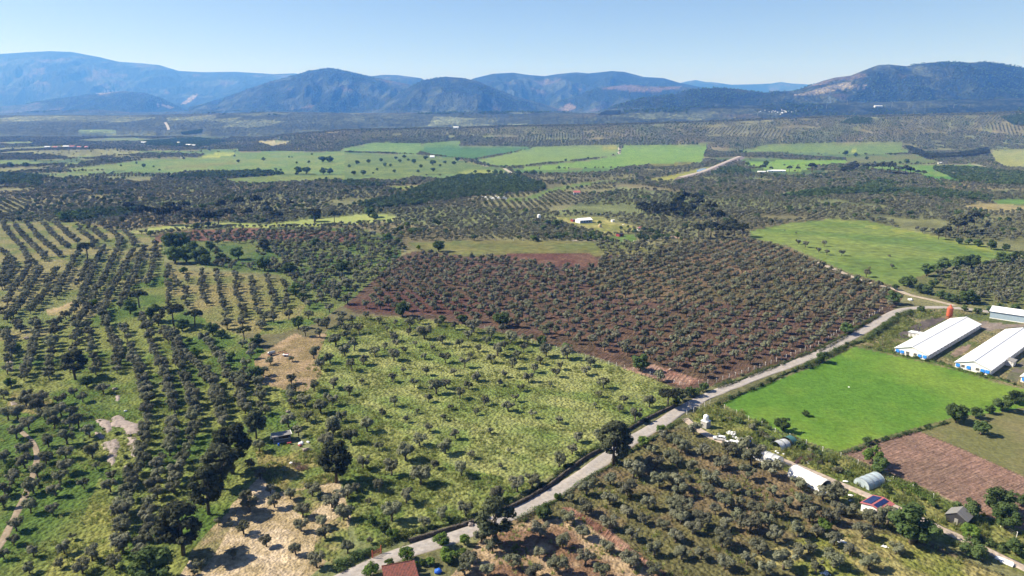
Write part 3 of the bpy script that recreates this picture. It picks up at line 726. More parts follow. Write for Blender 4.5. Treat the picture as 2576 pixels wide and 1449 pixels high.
ribbon('path', P(zC, (120, 325), (150, 358), (210, 405), (260, 440), (330, 482), (430, 512), (600, 545), (820, 622), (1000, 700), (1200, 785), (1350, 845), (1500, 905), (1600, 950), (1750, 1020), (1900, 1092), (2100, 1185), (2270, 1262), (2400, 1325), (2536, 1392), (2700, 1470)), 3.2, M['track'], .07, 'pale dirt farm track between the plastic tunnels', (.38, .32, .27), jit=1.)
ribbon('path', P(zA, (-150, 1400), (0, 1250), (60, 1130), (130, 970), (230, 770), (262, 640), (280, 560), (240, 500), (170, 425), (120, 400)), 1.8, M['track'], .07, 'narrow dirt path through the lower left olive grove', (.25, .205, .155), jit=1.2)
ribbon('path', P(zL, (1246, 158), (1262, 180), (1272, 205), (1268, 240)), 13, M['track'], 1., 'pale far road climbing towards the hills', (.34, .32, .3), step=8, smooth_n=1)
ribbon('path', P(zM, (2098, 345), (2096, 398)), 9, M['track'], .4, 'short pale lane between the far green fields', (.36, .33, .28), step=6, smooth_n=1)
ribbon('path', P(zM, (1230, 505), (1250, 520), (1290, 545)), 7, M['track'], .4, 'pale dirt lane at the corner of the far fields', (.36, .33, .28), step=6, smooth_n=1)
ribbon('path', P(zM, (1060, 478), (1110, 492)), 7, M['track'], .4, 'pale dirt lane beside the scattered far bushes', (.36, .33, .28), step=6, smooth_n=1)
ribbon('path', P(zR, (1930, 472), (2200, 476), (2300, 495)), 6, M['track'], .4, 'pale lane below the far right orchard', (.36, .33, .28), step=6, smooth_n=1)
ribbon('path', P(zE, (1720, 270), (1800, 262), (2010, 275)), 4, M['track'], .15, 'pale path below the farm compound hedge', (.35, .31, .26), step=4, smooth_n=1)
ribbon('path', P(zE, (2300, 190), (2400, 225), (2536, 262)), 5, M['track'], .15, 'reddish dirt lane right of the farm compound', (.42, .3, .23), step=4, smooth_n=1)
# ------------------------------------------------------------------ trees
def leaf_cards(r, c, nrm, size, asp=.7):
    """small four-sided leaves at points c facing about nrm"""
    n = len(c)
    nrm = nrm / np.linalg.norm(nrm, axis=1, keepdims=True)
    t = np.cross(nrm, r.normal(size=(n, 3))); t /= np.linalg.norm(t, axis=1, keepdims=True) + 1e-9
    b = np.cross(nrm, t)
    s = size * r.uniform(.6, 1.4, (n, 1))
    v = np.stack([c - t * s, c - b * s * asp, c + t * s, c + b * s * asp], 1).reshape(-1, 3)
    return v, np.arange(n * 4).reshape(n, 4)
def rdir(r, n):
    d = r.normal(size=(n, 3)); return d / np.linalg.norm(d, axis=1, keepdims=True)
def crown(r, kind, nleaf, leaf):
    """leaf clumps of a crown about 1 wide unit radius scaled to metres"""
    C = []; Rr = []
    if kind == 'olive':
        n = r.integers(11, 16)
        for _ in range(n):
            a = r.uniform(0, 6.283); q = math.sqrt(r.uniform(.02, 1)) * 1.55
            C.append((q * math.cos(a), q * math.sin(a), 2.5 + r.uniform(-.85, 1.0) * (1 - .3 * q / 1.55))); Rr.append(r.uniform(.5, .95))
        squash = .85
    elif kind == 'oak':
        for _ in range(22):
            d = rdir(r, 1)[0]; q = r.uniform(.55, 1.)
            C.append((d[0] * 1.7 * q, d[1] * 1.7 * q, 2.35 + d[2] * 1.5 * q)); Rr.append(r.uniform(.5, .85))
        squash = .9
    elif kind == 'pine':
        for _ in range(26):
            a = r.uniform(0, 6.283); q = math.sqrt(r.uniform(0, 1))
            zt = 3.1 + 1.75 * math.sqrt(max(0, 1 - q * q * .9)) * r.uniform(.45, 1)
            C.append((q * 1.9 * math.cos(a), q * 1.9 * math.sin(a), zt)); Rr.append(r.uniform(.45, .75))
        squash = .75
    elif kind == 'tallpine':
        for _ in range(30):
            zt = r.uniform(0, 1)
            w = 1.75 * (1 - (zt * 2 - .85) ** 2 * .55) if zt > .2 else 1.2
            a = r.uniform(0, 6.283); q = math.sqrt(r.uniform(0.15, 1)) * max(w, .4)
            C.append((q * math.cos(a), q * math.sin(a), 1.75 + zt * 4.0)); Rr.append(r.uniform(.45, .8))
        squash = .7
    else:  # bush
        for _ in range(12):
            d = rdir(r, 1)[0]; q = r.uniform(.3, 1.)
            C.append((d[0] * 1.5 * q, d[1] * 1.5 * q, .85 + d[2] * .75 * q)); Rr.append(r.uniform(.45, .8))
        squash = .85
    C = np.array(C); Rr = np.array(Rr)
    pr = Rr ** 2; pick = r.choice(len(C), nleaf, p=pr / pr.sum())
    d = rdir(r, nleaf); d[:, 2] = d[:, 2] * 1. + .12
    d /= np.linalg.norm(d, axis=1, keepdims=True)
    q = r.uniform(.25, 1.08, (nleaf, 1)) ** .6
    p = C[pick] + d * Rr[pick][:, None] * q * np.array([1, 1, squash])
    if kind == 'bush': p[:, 2] = np.maximum(p[:, 2], .05)
    nrm = d * 1.1 + rdir(r, nleaf) * .55 + np.array([0, 0, .4])
    v, f = leaf_cards(r, p, nrm, leaf)
    return v, f, C
def trunk(r, kind, C, lod):
    mb = MB()
    n = 7 if lod == 0 else 4
    if kind == 'olive':
        a = Vector((r.uniform(-.15, .15), r.uniform(-.15, .15), 1.1))
        mb.tube((0, 0, -.3), a, .26, .19, n)
        for i in r.choice(len(C), 5 if lod == 0 else 3, replace=False):
            c = Vector(C[i]); m = a.lerp(c, .5) + Vector((0, 0, -.12))
            mb.tube(a, m, .13, .085, 5 if lod == 0 else 3, False); mb.tube(m, c, .085, .03, 5 if lod == 0 else 3, False)
    elif kind in ('pine', 'tallpine'):
        top = Vector((r.uniform(-.2, .2), r.uniform(-.2, .2), 3.3))
        mb.tube((0, 0, -.3), top, .2, .13, n)
        for i in r.choice(len(C), 8 if lod == 0 else 3, replace=False):
            c = Vector(C[i]); mb.tube(top + Vector((0, 0, r.uniform(-.9, .5))), c, .075, .025, 4, False)
    elif kind == 'oak':
        a = Vector((r.uniform(-.1, .1), r.uniform(-.1, .1), 1.1))
        mb.tube((0, 0, -.3), a, .22, .17, n)
        for i in r.choice(len(C), 6 if lod == 0 else 2, replace=False): mb.tube(a, Vector(C[i]), .1, .03, 4, False)
    else:
        for i in r.choice(len(C), 4, replace=False): mb.tube((0, 0, -.2), Vector(C[i]), .06, .02, 4, False)
    return mb
WID = dict(olive=3.75, oak=4.1, pine=4.1, tallpine=3.4, bush=3.4)      # crown width of the models in metres
class Kind:
    """a few hand-grown variants of one kind of tree: full detail, and simpler ones for the distance"""
    def __init__(s, kind, mat, nhi, lhi, nv=7):
        s.kind = kind; s.mat = mat; s.hi = []; s.far = {}
        for i in range(nv):
            r = np.random.default_rng(100 + i * 7 + len(kind) * 31 + len(mat))
            v, f, C = crown(r, kind, nhi, lhi)
            cm = np_mesh(kind + '_crown', v, f, M[mat])
            tb = trunk(r, kind, C, 0)
            tm = bpy.data.meshes.new(kind + '_trunk'); tm.from_pydata([tuple(p) for p in tb.v], [], tb.f); tm.materials.append(M['bark'])
            for p in tm.polygons: p.use_smooth = True
            s.hi.append((cm, tm))
    def simple(s, nl, leaf, nv=6):
        out = []
        for i in range(nv):
            r = np.random.default_rng(900 + i * 13 + nl)
            v, f, C = crown(r, s.kind, nl, leaf)
            tb = trunk(r, s.kind, C, 1)
            b = len(v); tv = np.array([tuple(p) for p in tb.v]); tf = [[b + q for q in (p if len(p) == 4 else (p[0], p[1], p[2], p[-1]))] for p in tb.f if len(p) == 4]
            f2 = np.vstack([f, np.array(tf)]); mi = np.r_[np.zeros(len(f)), np.ones(len(tf))]
            out.append(np_mesh(s.kind + '_far', np.vstack([v, tv]), f2, [M[s.mat], M['bark']], False, mi))
        return out
K = dict(olive=Kind('olive', 'olive', 1700, .18), oak=Kind('oak', 'oak', 2600, .17, 6), bright=Kind('oak', 'bright', 1700, .19, 4),
         pine=Kind('pine', 'pine', 2600, .16, 5), tallpine=Kind('tallpine', 'pine', 4200, .17, 4), bush=Kind('bush', 'scrub', 900, .15, 6),
         greybush=Kind('bush', 'olive', 900, .15, 4))
NAMES = dict(olive='olive_tree', oak='broadleaf_tree', bright='broadleaf_tree', pine='pine_tree', tallpine='pine_tree', bush='shrub', greybush='shrub')
CATS = dict(olive_tree='olive tree', broadleaf_tree='tree', pine_tree='pine tree', shrub='shrub')

TREES = []       # dicts: kind, position, crown width, place phrase
def put(kind, p, w, where, hscale=1., group=None):
    TREES.append(dict(k=kind, p=p, w=w, where=where, h=hscale, g=group))
def put_list(kind, z, lst, where, wf=1., hs=1., group=None):
    pts = unproj([z(a[0], a[1]) for a in lst])
    for a, p in zip(lst, pts):
        w = (a[2] if len(a) > 2 else 90) * m_per_px(p) * wf
        put(kind, p, w, where, hs * random.uniform(.9, 1.12), group)
def put_row(z, pts, where, gap=5.0, w=4.3, kind='olive'):
    q = unproj(P(z, *pts))[:, :2]
    seg = np.linalg.norm(np.diff(q, axis=0), axis=1); s = np.r_[0, np.cumsum(seg)]
    t = 0.
    while t < s[-1]:
        x = np.interp(t, s, q[:, 0]) + random.gauss(0, .45); y = np.interp(t, s, q[:, 1]) + random.gauss(0, .45)
        if random.random() > .05: put(kind, np.array([x, y, float(height(x, y))]), w * random.uniform(.78, 1.2), where, random.uniform(.9, 1.1))
        t += gap * random.uniform(.85, 1.2)
def lattice(polys, gap, ang, jit, where, w, kind='olive', drop=.06, avoid=()):
    """a planted grid of trees over an outlined plot"""
    for poly in polys:
        q = unproj(poly)[:, :2]; c = q.mean(0); rad = np.linalg.norm(q - c, axis=1).max()
        n = int(rad / gap) + 2
        i, j = np.meshgrid(np.arange(-n, n + 1), np.arange(-n, n + 1))
        gx = (i + .5 * (j % 2)).ravel() * gap; gy = j.ravel() * gap * .95
        x = c[0] + gx * math.cos(ang) - gy * math.sin(ang) + rng.normal(0, jit, gx.shape)
        y = c[1] + gx * math.sin(ang) + gy * math.cos(ang) + rng.normal(0, jit, gx.shape)
        zc = height(x, y); px, py, d = proj(x, y, zc)
        m = inpoly(px, py, poly) & (rng.random(len(x)) > drop)
        for av in avoid: m &= ~inpoly(px, py, av)
        for a, b, c2 in zip(x[m], y[m], zc[m]): put(kind, np.array([a, b, c2]), w * random.uniform(.75, 1.22), where, random.uniform(.88, 1.12))

# --- the meadow
mB = [(20, 230, 80), (135, 160, 80), (225, 80, 45), (445, 65, 70), (600, 105, 70), (755, 150, 110), (825, 110, 90), (990, 120, 75), (925, 185, 80), (1045, 60, 70), (1205, 95, 55), (1360, 130, 60), (1415, 65, 80), (1570, 100, 45), (1250, 30, 40), (1950, 110, 90), (1915, 175, 60), (2095, 215, 65), (2275, 245, 100), (2175, 350, 110), (2065, 285, 60), (1890, 250, 50), (1100, 230, 75), (1270, 275, 90), (1320, 205, 60), (700, 210, 75), (865, 265, 55), (1035, 300, 55), (1445, 320, 65), (1630, 360, 65), (460, 240, 75), (370, 315, 65), (620, 290, 45), (85, 350, 85), (540, 355, 55), (265, 420, 110), (710, 420, 75), (810, 340, 50), (1145, 435, 60), (150, 500, 110), (895, 470, 80), (20, 450, 110), (640, 520, 110), (820, 575, 120), (350, 550, 70), (540, 625, 150), (1005, 615, 70), (235, 685, 110), (740, 685, 80), (440, 730, 130), (1215, 680, 45), (1275, 570, 40), (935, 735, 110), (645, 800, 160), (1765, 490, 90), (1725, 580, 90), (1635, 670, 110), (1440, 810, 120), (1335, 850, 120), (1190, 910, 120), (545, 930, 120), (350, 850, 100), (190, 850, 90), (440, 1060, 160), (795, 1050, 110), (970, 1020, 120), (670, 1100, 90), (270, 940, 60), (290, 1220, 60), (125, 1290, 100), (1900, 460, 80), (1965, 420, 60), (130, 1040, 100), (40, 960, 90)]
mE = [(465, 870, 50), (570, 890, 90), (560, 940, 60), (405, 920, 45), (80, 890, 60), (205, 930, 70), (160, 860, 70), (260, 830, 60), (120, 965, 80), (40, 1020, 90), (670, 970, 120), (800, 1000, 80), (460, 985, 70), (470, 1030, 60), (610, 1025, 50), (730, 1050, 40), (525, 1070, 50), (320, 1090, 80), (390, 1040, 60), (455, 1120, 95), (670, 1110, 60), (820, 1140, 90), (960, 1170, 80), (155, 1195, 85), (240, 1150, 90), (105, 1090, 100), (170, 1050, 90), (925, 1025, 65), (985, 975, 90), (1000, 1105, 50), (1055, 1060, 60), (1150, 1140, 70), (1195, 1090, 110), (1240, 1040, 70), (1340, 1110, 80), (1300, 1175, 85), (1290, 1000, 110), (1115, 1005, 70), (1025, 925, 110), (1150, 960, 100), (1230, 930, 70), (1380, 1060, 60), (1405, 1010, 90), (1540, 1095, 100), (1500, 1150, 75), (1690, 1110, 110), (1855, 1160, 80), (1640, 1185, 60), (1455, 1205, 80), (1245, 1240, 55), (885, 1230, 60), (525, 1215, 50), (685, 1230, 70), (1610, 1240, 70), (1825, 1225, 75), (2340, 1270, 90), (1050, 1270, 80), (640, 860, 60), (770, 880, 70), (350, 860, 60), (890, 900, 70)]
MEAD = 'in the tall yellow-green meadow'
put_list('olive', zB, mB, MEAD, .92, .95); put_list('olive', zE, mE, MEAD, .92, .95)
# --- lower left
uA = [(30, 190, 80), (200, 190, 80), (300, 230, 110), (440, 230, 90), (530, 170, 80), (590, 210, 85), (740, 150, 90), (440, 310, 100), (530, 330, 100), (190, 240, 100), (270, 290, 110), (320, 330, 100), (130, 330, 110), (60, 340, 110), (390, 400, 100), (370, 350, 110), (560, 390, 110), (640, 460, 110), (210, 410, 110), (120, 470, 110), (480, 510, 130), (350, 530, 110), (660, 610, 110), (500, 400, 90), (190, 600, 120), (330, 650, 110), (470, 620, 110), (30, 640, 100), (180, 680, 110), (470, 720, 120), (270, 750, 110), (800, 770, 90), (790, 850, 110), (430, 790, 110), (100, 790, 110), (240, 860, 130), (40, 880, 110), (400, 880, 110), (180, 930, 110), (600, 830, 80), (380, 1010, 90), (220, 1000, 110), (30, 960, 100), (120, 1130, 110), (100, 1230, 90), (520, 1190, 60), (460, 1290, 100), (240, 1310, 90), (660, 1340, 130), (430, 1390, 75), (210, 1430, 90), (30, 1330, 90), (590, 1430, 130), (820, 1400, 120), (1010, 1350, 130), (880, 1290, 130), (690, 690, 60)]
put_list('olive', zA, uA, 'in the lower left grove', .92, .95)
sA = [(1780, 990, 120), (1760, 920, 90), (1930, 860, 80), (2160, 1030, 110), (2400, 880, 60), (1560, 1090, 70), (1740, 1150, 110), (1900, 1240, 90), (2110, 1300, 100), (2260, 1390, 130), (2150, 1130, 100), (1430, 1390, 90), (1660, 1330, 80), (1390, 1440, 50), (2370, 960, 120), (2300, 1100, 100), (2480, 1280, 90), (2070, 900, 90), (2320, 1180, 110), (2230, 880, 120), (2450, 1050, 120), (2480, 900, 110), (1860, 760, 90), (1850, 560, 90), (1790, 680, 80), (1960, 960, 100), (2180, 240, 110), (2080, 250, 80), (2290, 290, 110), (2060, 390, 110), (2190, 350, 90), (2380, 430, 120), (2330, 540, 120), (2130, 450, 90), (2240, 130, 80), (2380, 110, 90), (2080, 140, 80), (2340, 200, 70), (2080, 200, 90)]
put_list('olive', zA, sA, 'on the pale straw ground beside the tall pines', .95, .95)
for r_ in ([(860, 1270), (900, 950), (960, 800), (1010, 640), (1050, 400), (1060, 200), (1030, 60)], [(1040, 1330), (1060, 1150), (1080, 960), (1130, 800), (1180, 620), (1220, 500), (1240, 300), (1190, 110)], [(1230, 860), (1290, 700), (1340, 600), (1400, 430), (1390, 260), (1330, 60)], [(1580, 400), (1560, 230), (1520, 110), (1470, 20)], [(1750, 300), (1720, 130), (1640, 30)], [(880, 1110), (910, 1020)], [(1880, 300), (1850, 150), (1830, 60)]):
    put_row(zA, r_, 'in the steep rows left of the tall pines', 5.4, 4.5)
rD = [[(20, 150), (60, 230), (130, 300), (190, 380), (220, 440), (180, 520), (130, 600), (80, 680), (40, 740)], [(110, 170), (160, 240), (230, 310), (290, 370), (330, 420)], [(190, 150), (250, 220), (310, 290), (380, 340), (430, 390)], [(320, 170), (380, 240), (440, 290), (490, 330)], [(390, 150), (440, 190), (490, 240), (560, 290)], [(290, 500), (240, 580), (200, 650), (160, 720), (110, 800), (50, 850)], [(400, 500), (360, 570), (330, 650), (280, 730), (210, 800)], [(560, 370), (510, 450), (470, 540), (430, 620), (400, 690)], [(640, 440), (600, 520), (560, 600)], [(740, 330), (690, 430), (640, 540), (610, 640), (580, 730), (520, 790), (450, 850), (360, 900)], [(870, 260), (830, 360), (790, 450), (740, 560), (690, 650), (640, 740), (600, 810), (540, 900)], [(950, 350), (900, 450), (850, 550), (800, 640), (760, 720), (740, 830)], [(1030, 330), (1000, 430), (960, 530), (930, 600), (890, 680), (860, 760)], [(1110, 300), (1105, 400), (1090, 480), (1070, 560), (1040, 620)], [(60, 420), (40, 500), (0, 590)], [(0, 340), (60, 400), (100, 450), (60, 550), (20, 620)], [(560, 210), (620, 240), (680, 290), (650, 340)], [(660, 200), (720, 250), (760, 280)], [(780, 190), (830, 240), (860, 290)], [(890, 210), (950, 270), (960, 320)]]
for r_ in rD: put_row(zD, r_, 'in the upper left rows', 5.0, 4.6)
rD2 = [[(1210, 470), (1190, 560), (1215, 640), (1200, 730)], [(1340, 540), (1330, 640), (1340, 760)], [(1440, 500), (1440, 600), (1450, 680), (1480, 740)], [(1550, 490), (1560, 580), (1560, 670), (1600, 750), (1620, 880)], [(1680, 520), (1690, 600), (1690, 680), (1740, 740), (1740, 810), (1710, 870)], [(1790, 550), (1800, 630), (1830, 720), (1830, 790), (1860, 830)], [(1900, 540), (1920, 610), (1960, 700), (1950, 770), (1850, 900)], [(2010, 560), (2060, 660), (2040, 770)], [(2230, 560), (2290, 720), (2190, 760)], [(2100, 560), (2160, 640), (2180, 720)], [(1240, 560), (1270, 600)], [(2380, 590), (2370, 680)]]
for r_ in rD2: put_row(zD, r_, 'on the dry grass above the pink clearing', 6.6, 4.0)
rD3 = [[(870, 900), (890, 960), (940, 1050), (980, 1180), (1010, 1270), (1040, 1380)], [(730, 770), (760, 900), (800, 980), (840, 1070), (850, 1150), (840, 1220)], [(1010, 830), (1070, 950), (1110, 1070), (1150, 1200), (1190, 1330), (1230, 1420)], [(1130, 860), (1190, 960), (1240, 1040), (1280, 1150), (1320, 1270), (1370, 1390), (1380, 1449)], [(1220, 940), (1290, 1080), (1400, 1160), (1460, 1260), (1530, 1330), (1560, 1430)], [(1450, 990), (1580, 1130), (1620, 1230), (1680, 1330), (1720, 1420)], [(1760, 1180), (1760, 1280), (1850, 1360), (1860, 1430)], [(550, 850), (560, 950), (540, 1060), (500, 1230)], [(400, 880), (400, 960), (370, 1040), (360, 1160), (350, 1260)], [(250, 860), (270, 950), (250, 1030), (200, 1200), (180, 1280)], [(630, 890), (640, 950), (650, 1040), (680, 1160), (700, 1250)], [(30, 960), (80, 1030), (60, 1250)], [(120, 880), (160, 930)], [(20, 790), (50, 830)]]
for r_ in rD3: put_row(zD, r_, 'in the lower rows of the left grove', 6.0, 4.6)
put_list('olive', zD, [(1800, 1060, 70), (1790, 1110, 70), (2240, 1110, 90), (2355, 1140, 80), (1930, 1150, 60), (2085, 1130, 45), (1800, 1270, 80), (2290, 1190, 80), (1880, 1230, 80), (2080, 1290, 80), (2180, 950, 70), (2280, 960, 70), (2400, 1010, 80), (2430, 870, 70), (2480, 940, 70), (1620, 900, 80), (1730, 880, 60), (1860, 900, 80), (2330, 890, 80), (1730, 1030, 70), (2400, 690, 70), (2290, 560, 70), (2480, 600, 80), (2350, 780, 70), (2440, 830, 70), (2270, 870, 60), (2200, 830, 70), (2060, 830, 70), (1950, 850, 70), (2480, 720, 80), (2320, 640, 60)], 'around the pink clearing', 1., .95)
# --- lower right grove
lC = [(85, 570, 120), (245, 610, 120), (385, 690, 120), (60, 670, 100), (590, 660, 140), (740, 740, 150), (560, 760, 130), (130, 770, 70), (300, 790, 130), (30, 800, 110), (450, 850, 110), (270, 880, 110), (80, 890, 130), (400, 960, 140), (590, 890, 80), (740, 880, 90), (920, 830, 110), (110, 1010, 170), (240, 1100, 150), (610, 1010, 120), (760, 1030, 130), (950, 950, 120), (1100, 910, 130), (1300, 1020, 110), (170, 1150, 120), (400, 1120, 110), (580, 1140, 170), (1000, 1060, 140), (1150, 1080, 130), (1380, 1180, 140), (760, 1210, 140), (920, 1170, 130), (50, 1210, 110), (380, 1240, 150), (230, 1330, 120), (640, 1290, 140), (560, 1370, 120), (920, 1310, 110), (1000, 1280, 100), (1180, 1390, 160), (820, 1400, 170), (1430, 1400, 140), (1620, 1290, 110), (1560, 1080, 150), (420, 590, 110), (180, 440, 110), (1200, 1010, 110), (60, 1060, 110), (330, 1010, 90), (690, 1090, 110), (1180, 1230, 120), (480, 1060, 100), (1060, 1170, 100), (90, 1330, 120), (400, 1400, 130), (1050, 1430, 120), (700, 1440, 120), (1290, 1300, 100), (510, 960, 90), (850, 960, 100), (20, 960, 90), (160, 700, 90), (480, 590, 110), (650, 570, 90)]
lB = [(2290, 570, 70), (2370, 480, 90), (2450, 520, 110), (2430, 640, 110), (2320, 690, 120), (2210, 680, 110), (2160, 750, 150), (2000, 800, 110), (1830, 870, 120), (2120, 880, 140), (2350, 820, 130), (2480, 830, 130), (2270, 970, 110), (1990, 940, 110), (1820, 1010, 130), (2120, 1030, 110), (2450, 1010, 130), (1690, 1070, 110), (1500, 1170, 140), (1990, 1110, 130), (2150, 1190, 110), (2240, 1080, 90), (1800, 1180, 110), (2310, 1300, 130), (2460, 1200, 100), (1660, 1250, 120), (1490, 1320, 90), (1970, 1280, 110), (2140, 1390, 150), (1820, 1370, 130), (1300, 1400, 120), (1630, 1430, 160), (980, 1400, 120), (1120, 1449, 110), (960, 1440, 100), (1450, 1460, 130), (1000, 1350, 110), (1160, 1280, 120), (1940, 1460, 120), (2300, 1449, 120), (1700, 920, 90), (1880, 800, 80), (2040, 640, 70), (2500, 1080, 110), (2380, 1120, 100), (1080, 1200, 110)]
put_list('olive', zC, lC, 'in the brown lower right grove', .97, .84); put_list('olive', zB, lB, 'in the brown lower right grove', .97, .84)
# --- the central red grove, and planted plots further off
R1 = [(880, 775), (912, 738), (965, 676), (1022, 650), (1072, 640), (1180, 655), (1225, 650), (1330, 660), (1400, 674), (1500, 678), (1510, 652), (1640, 650), (1700, 618), (1880, 604), (1980, 630), (2055, 664), (2135, 698), (2235, 725), (2240, 770), (2170, 815), (2050, 872), (1930, 910), (1800, 948), (1745, 958), (1700, 945), (1600, 915), (1480, 876), (1350, 845), (1240, 818), (1110, 794), (1000, 782), (900, 780)]
BARE = P(zE, (1500, 1060), (2050, 1080), (2300, 1180), (2536, 1230), (2536, 1290), (2200, 1200), (1700, 1090))
lattice([R1], 8.1, R(52), .75, 'on the reddish ploughed soil of the central grove', 4.55, avoid=[BARE, P(zE, (60, 770), (250, 640), (330, 640), (180, 800))])
lattice([[(405, 600), (560, 584), (900, 578), (1010, 604), (1010, 636), (940, 700), (862, 765), (800, 752), (700, 688), (560, 678), (430, 650)]], 7.8, R(70), 1.4, 'in the shady green grove left of the red soil', 4.6, drop=.12, avoid=[P(zD, (1560, 280), (1830, 300), (1850, 440), (1560, 420)), P(zD, (1150, 270), (1540, 280), (1520, 460), (1160, 460))])
lattice([[(2345, 700), (2430, 672), (2590, 648), (2800, 645), (2800, 790), (2576, 775), (2480, 762), (2400, 738)]], 7.4, R(20), .8, 'in the dark grove at the right edge', 4.6)
put_list('olive', zF, [(925, 295, 40), (975, 315, 50), (1110, 310, 40), (1070, 350, 40), (1130, 370, 40), (1235, 375, 45), (1435, 470, 20), (1595, 465, 35), (1410, 525, 60)], 'alone in the green hay field')
put_list('greybush', zF, [(1575, 380, 30), (910, 215, 18), (830, 195, 14)], 'in the green hay field')
lattice([P(zE, (1900, 290), (2300, 290), (2536, 300), (2536, 420), (2200, 440), (1960, 430))], 8, R(40), 1.5, 'below the farm compound fence', 4.4, drop=.2)
lattice([[(400, 585), (480, 582), (500, 600), (420, 610)], P(zD, (530, 150), (900, 150), (900, 200), (560, 200))], 9, .3, 2, 'in the upper left rows', 4.2, drop=.3)
# --- pines
T1 = 'between the steep olive rows and the straw ground'
put_list('tallpine', zA, [(1310, 1300, 300), (1660, 720, 270), (1585, 830, 240), (1490, 1010, 240), (1830, 470, 140)], T1, .92, .88)
put_list('tallpine', zA, [(2400, 785, 190)], 'at the corner of the meadow', 1., .9)
put_list('oak', zA, [(1070, 1520, 330)], 'cut by the lower edge', 1., .9)
put_list('tallpine', zB, [(2020, 660, 205), (1180, 1215, 235)], 'at the edge of the road', 1., .85)
put_list('pine', zB, [(2410, 245, 140), (2490, 210, 110)], 'where the meadow meets the road', 1., .8)
put_list('pine', zD, [(995, 748, 115), (1240, 875, 140), (1390, 885, 120), (625, 405, 120), (1745, 985, 90)], 'among the left groves', 1., .95)
put_list('tallpine', zD, [(540, 1260, 170), (1880, 345, 70)], 'among the left groves', 1., .75)
put_list('pine', zD, [(1175, 155, 92), (1345, 143, 80), (1440, 165, 92), (1490, 158, 80), (1560, 152, 82), (1642, 133, 72), (1775, 132, 80), (1905, 122, 80), (1975, 152, 80), (2245, 152, 90), (2385, 150, 76), (1030, 142, 92), (1110, 122, 80), (1260, 115, 75), (1215, 80, 70), (1320, 70, 70), (920, 75, 70), (1710, 60, 84), (1830, 52, 82), (1905, 55, 52), (2070, 42, 52), (1580, 60, 60)], 'along the pale green crop strip', 1., 1.05, 'umbrella pines around the crop strip')
put_list('pine', zF, [(60, 70, 100), (145, 105, 90), (215, 70, 90), (290, 95, 90), (215, 250, 90), (300, 245, 100), (385, 255, 90), (470, 250, 90), (530, 240, 80), (350, 170, 90), (440, 210, 80), (10, 90, 80), (100, 10, 80), (200, 20, 80), (1925, 258, 62), (1975, 245, 64), (2060, 235, 100), (2110, 215, 90), (2180, 165, 86)], 'beside the green hay field', 1., 1.05, 'dark pines around the green hay field')
put_list('oak', zF, [(2070, 290, 60), (2140, 295, 60), (2210, 310, 70), (2300, 330, 80), (2400, 340, 60)], 'at the far edge of the green hay field', 1., .8)
# --- broadleaf trees and large bushes
put_list('oak', zF, [(1600, 722, 125), (1095, 1138, 98), (1260, 935, 95), (1800, 775, 60), (2110, 770, 50), (2200, 790, 60), (2300, 790, 70), (2360, 760, 60), (2470, 780, 80)], 'beside the road', 1., .85)
put_list('oak', zF, [(1720, 600, 110), (1680, 590, 80), (1800, 640, 90), (1850, 650, 90), (1940, 680, 80), (2000, 700, 80), (2060, 715, 80), (2130, 715, 120), (2180, 710, 90), (1890, 600, 80), (1840, 520, 110), (1940, 490, 120), (2060, 470, 110), (2160, 460, 110), (2270, 455, 60), (2370, 445, 110), (2480, 420, 100), (2540, 440, 90), (1620, 620, 50), (1340, 570, 60)], 'around the dark grove at the right edge', 1., .8, 'trees around the dark right-hand grove')
put_list('oak', zC, [(815, 415, 125), (2050, 355, 165), (2190, 325, 100), (2225, 442, 125), (2380, 270, 150), (2470, 220, 130), (2290, 290, 75), (1420, 505, 75), (1510, 715, 140), (2130, 1030, 165), (2340, 1000, 240), (2400, 1110, 210), (2520, 950, 120), (2150, 1310, 190), (975, 308, 60), (670, 355, 42), (2480, 1300, 150)], 'beside the right-hand fields', 1., .82)
put_list('oak', zC, [(1730, 1215, 350)], 'by the cabin with solar panels', 1., .85)
put_list('bright', zC, [(1455, 650, 150), (1090, 1145, 130), (2150, 1190, 150)], 'near the farm track', 1., .82)
put_list('olive', zC, [(540, 600, 130), (1200, 930, 150), (1980, 1130, 140), (1460, 1100, 130), (640, 600, 90)], 'near the farm track', 1., 1.05)
put_list('bright', zB, [(550, 1345, 130), (700, 1240, 110), (800, 1235, 130), (830, 1350, 140), (290, 1449, 130), (430, 1380, 80), (450, 1190, 100), (2235, 525, 92), (2350, 425, 72), (1750, 800, 70), (1620, 900, 60)], 'beside the road', 1., .85)
put_list('oak', zB, [(1520, 1040, 140), (390, 1150, 100), (300, 1080, 80), (70, 1000, 80)], 'beside the road', 1., .8)
put_list('oak', zE, [(775, 345, 105), (515, 810, 125), (800, 850, 60), (1220, 880, 125), (1510, 1010, 80), (2215, 1195, 150), (280, 100, 95), (318, 120, 60), (945, 860, 90), (425, 385, 60), (530, 330, 40), (1690, 1060, 80), (1450, 270, 60)], 'around the red grove', 1., .82)
put_list('bright', zE, [(630, 328, 36), (410, 290, 90), (480, 295, 60)], 'around the red grove', 1., .8)
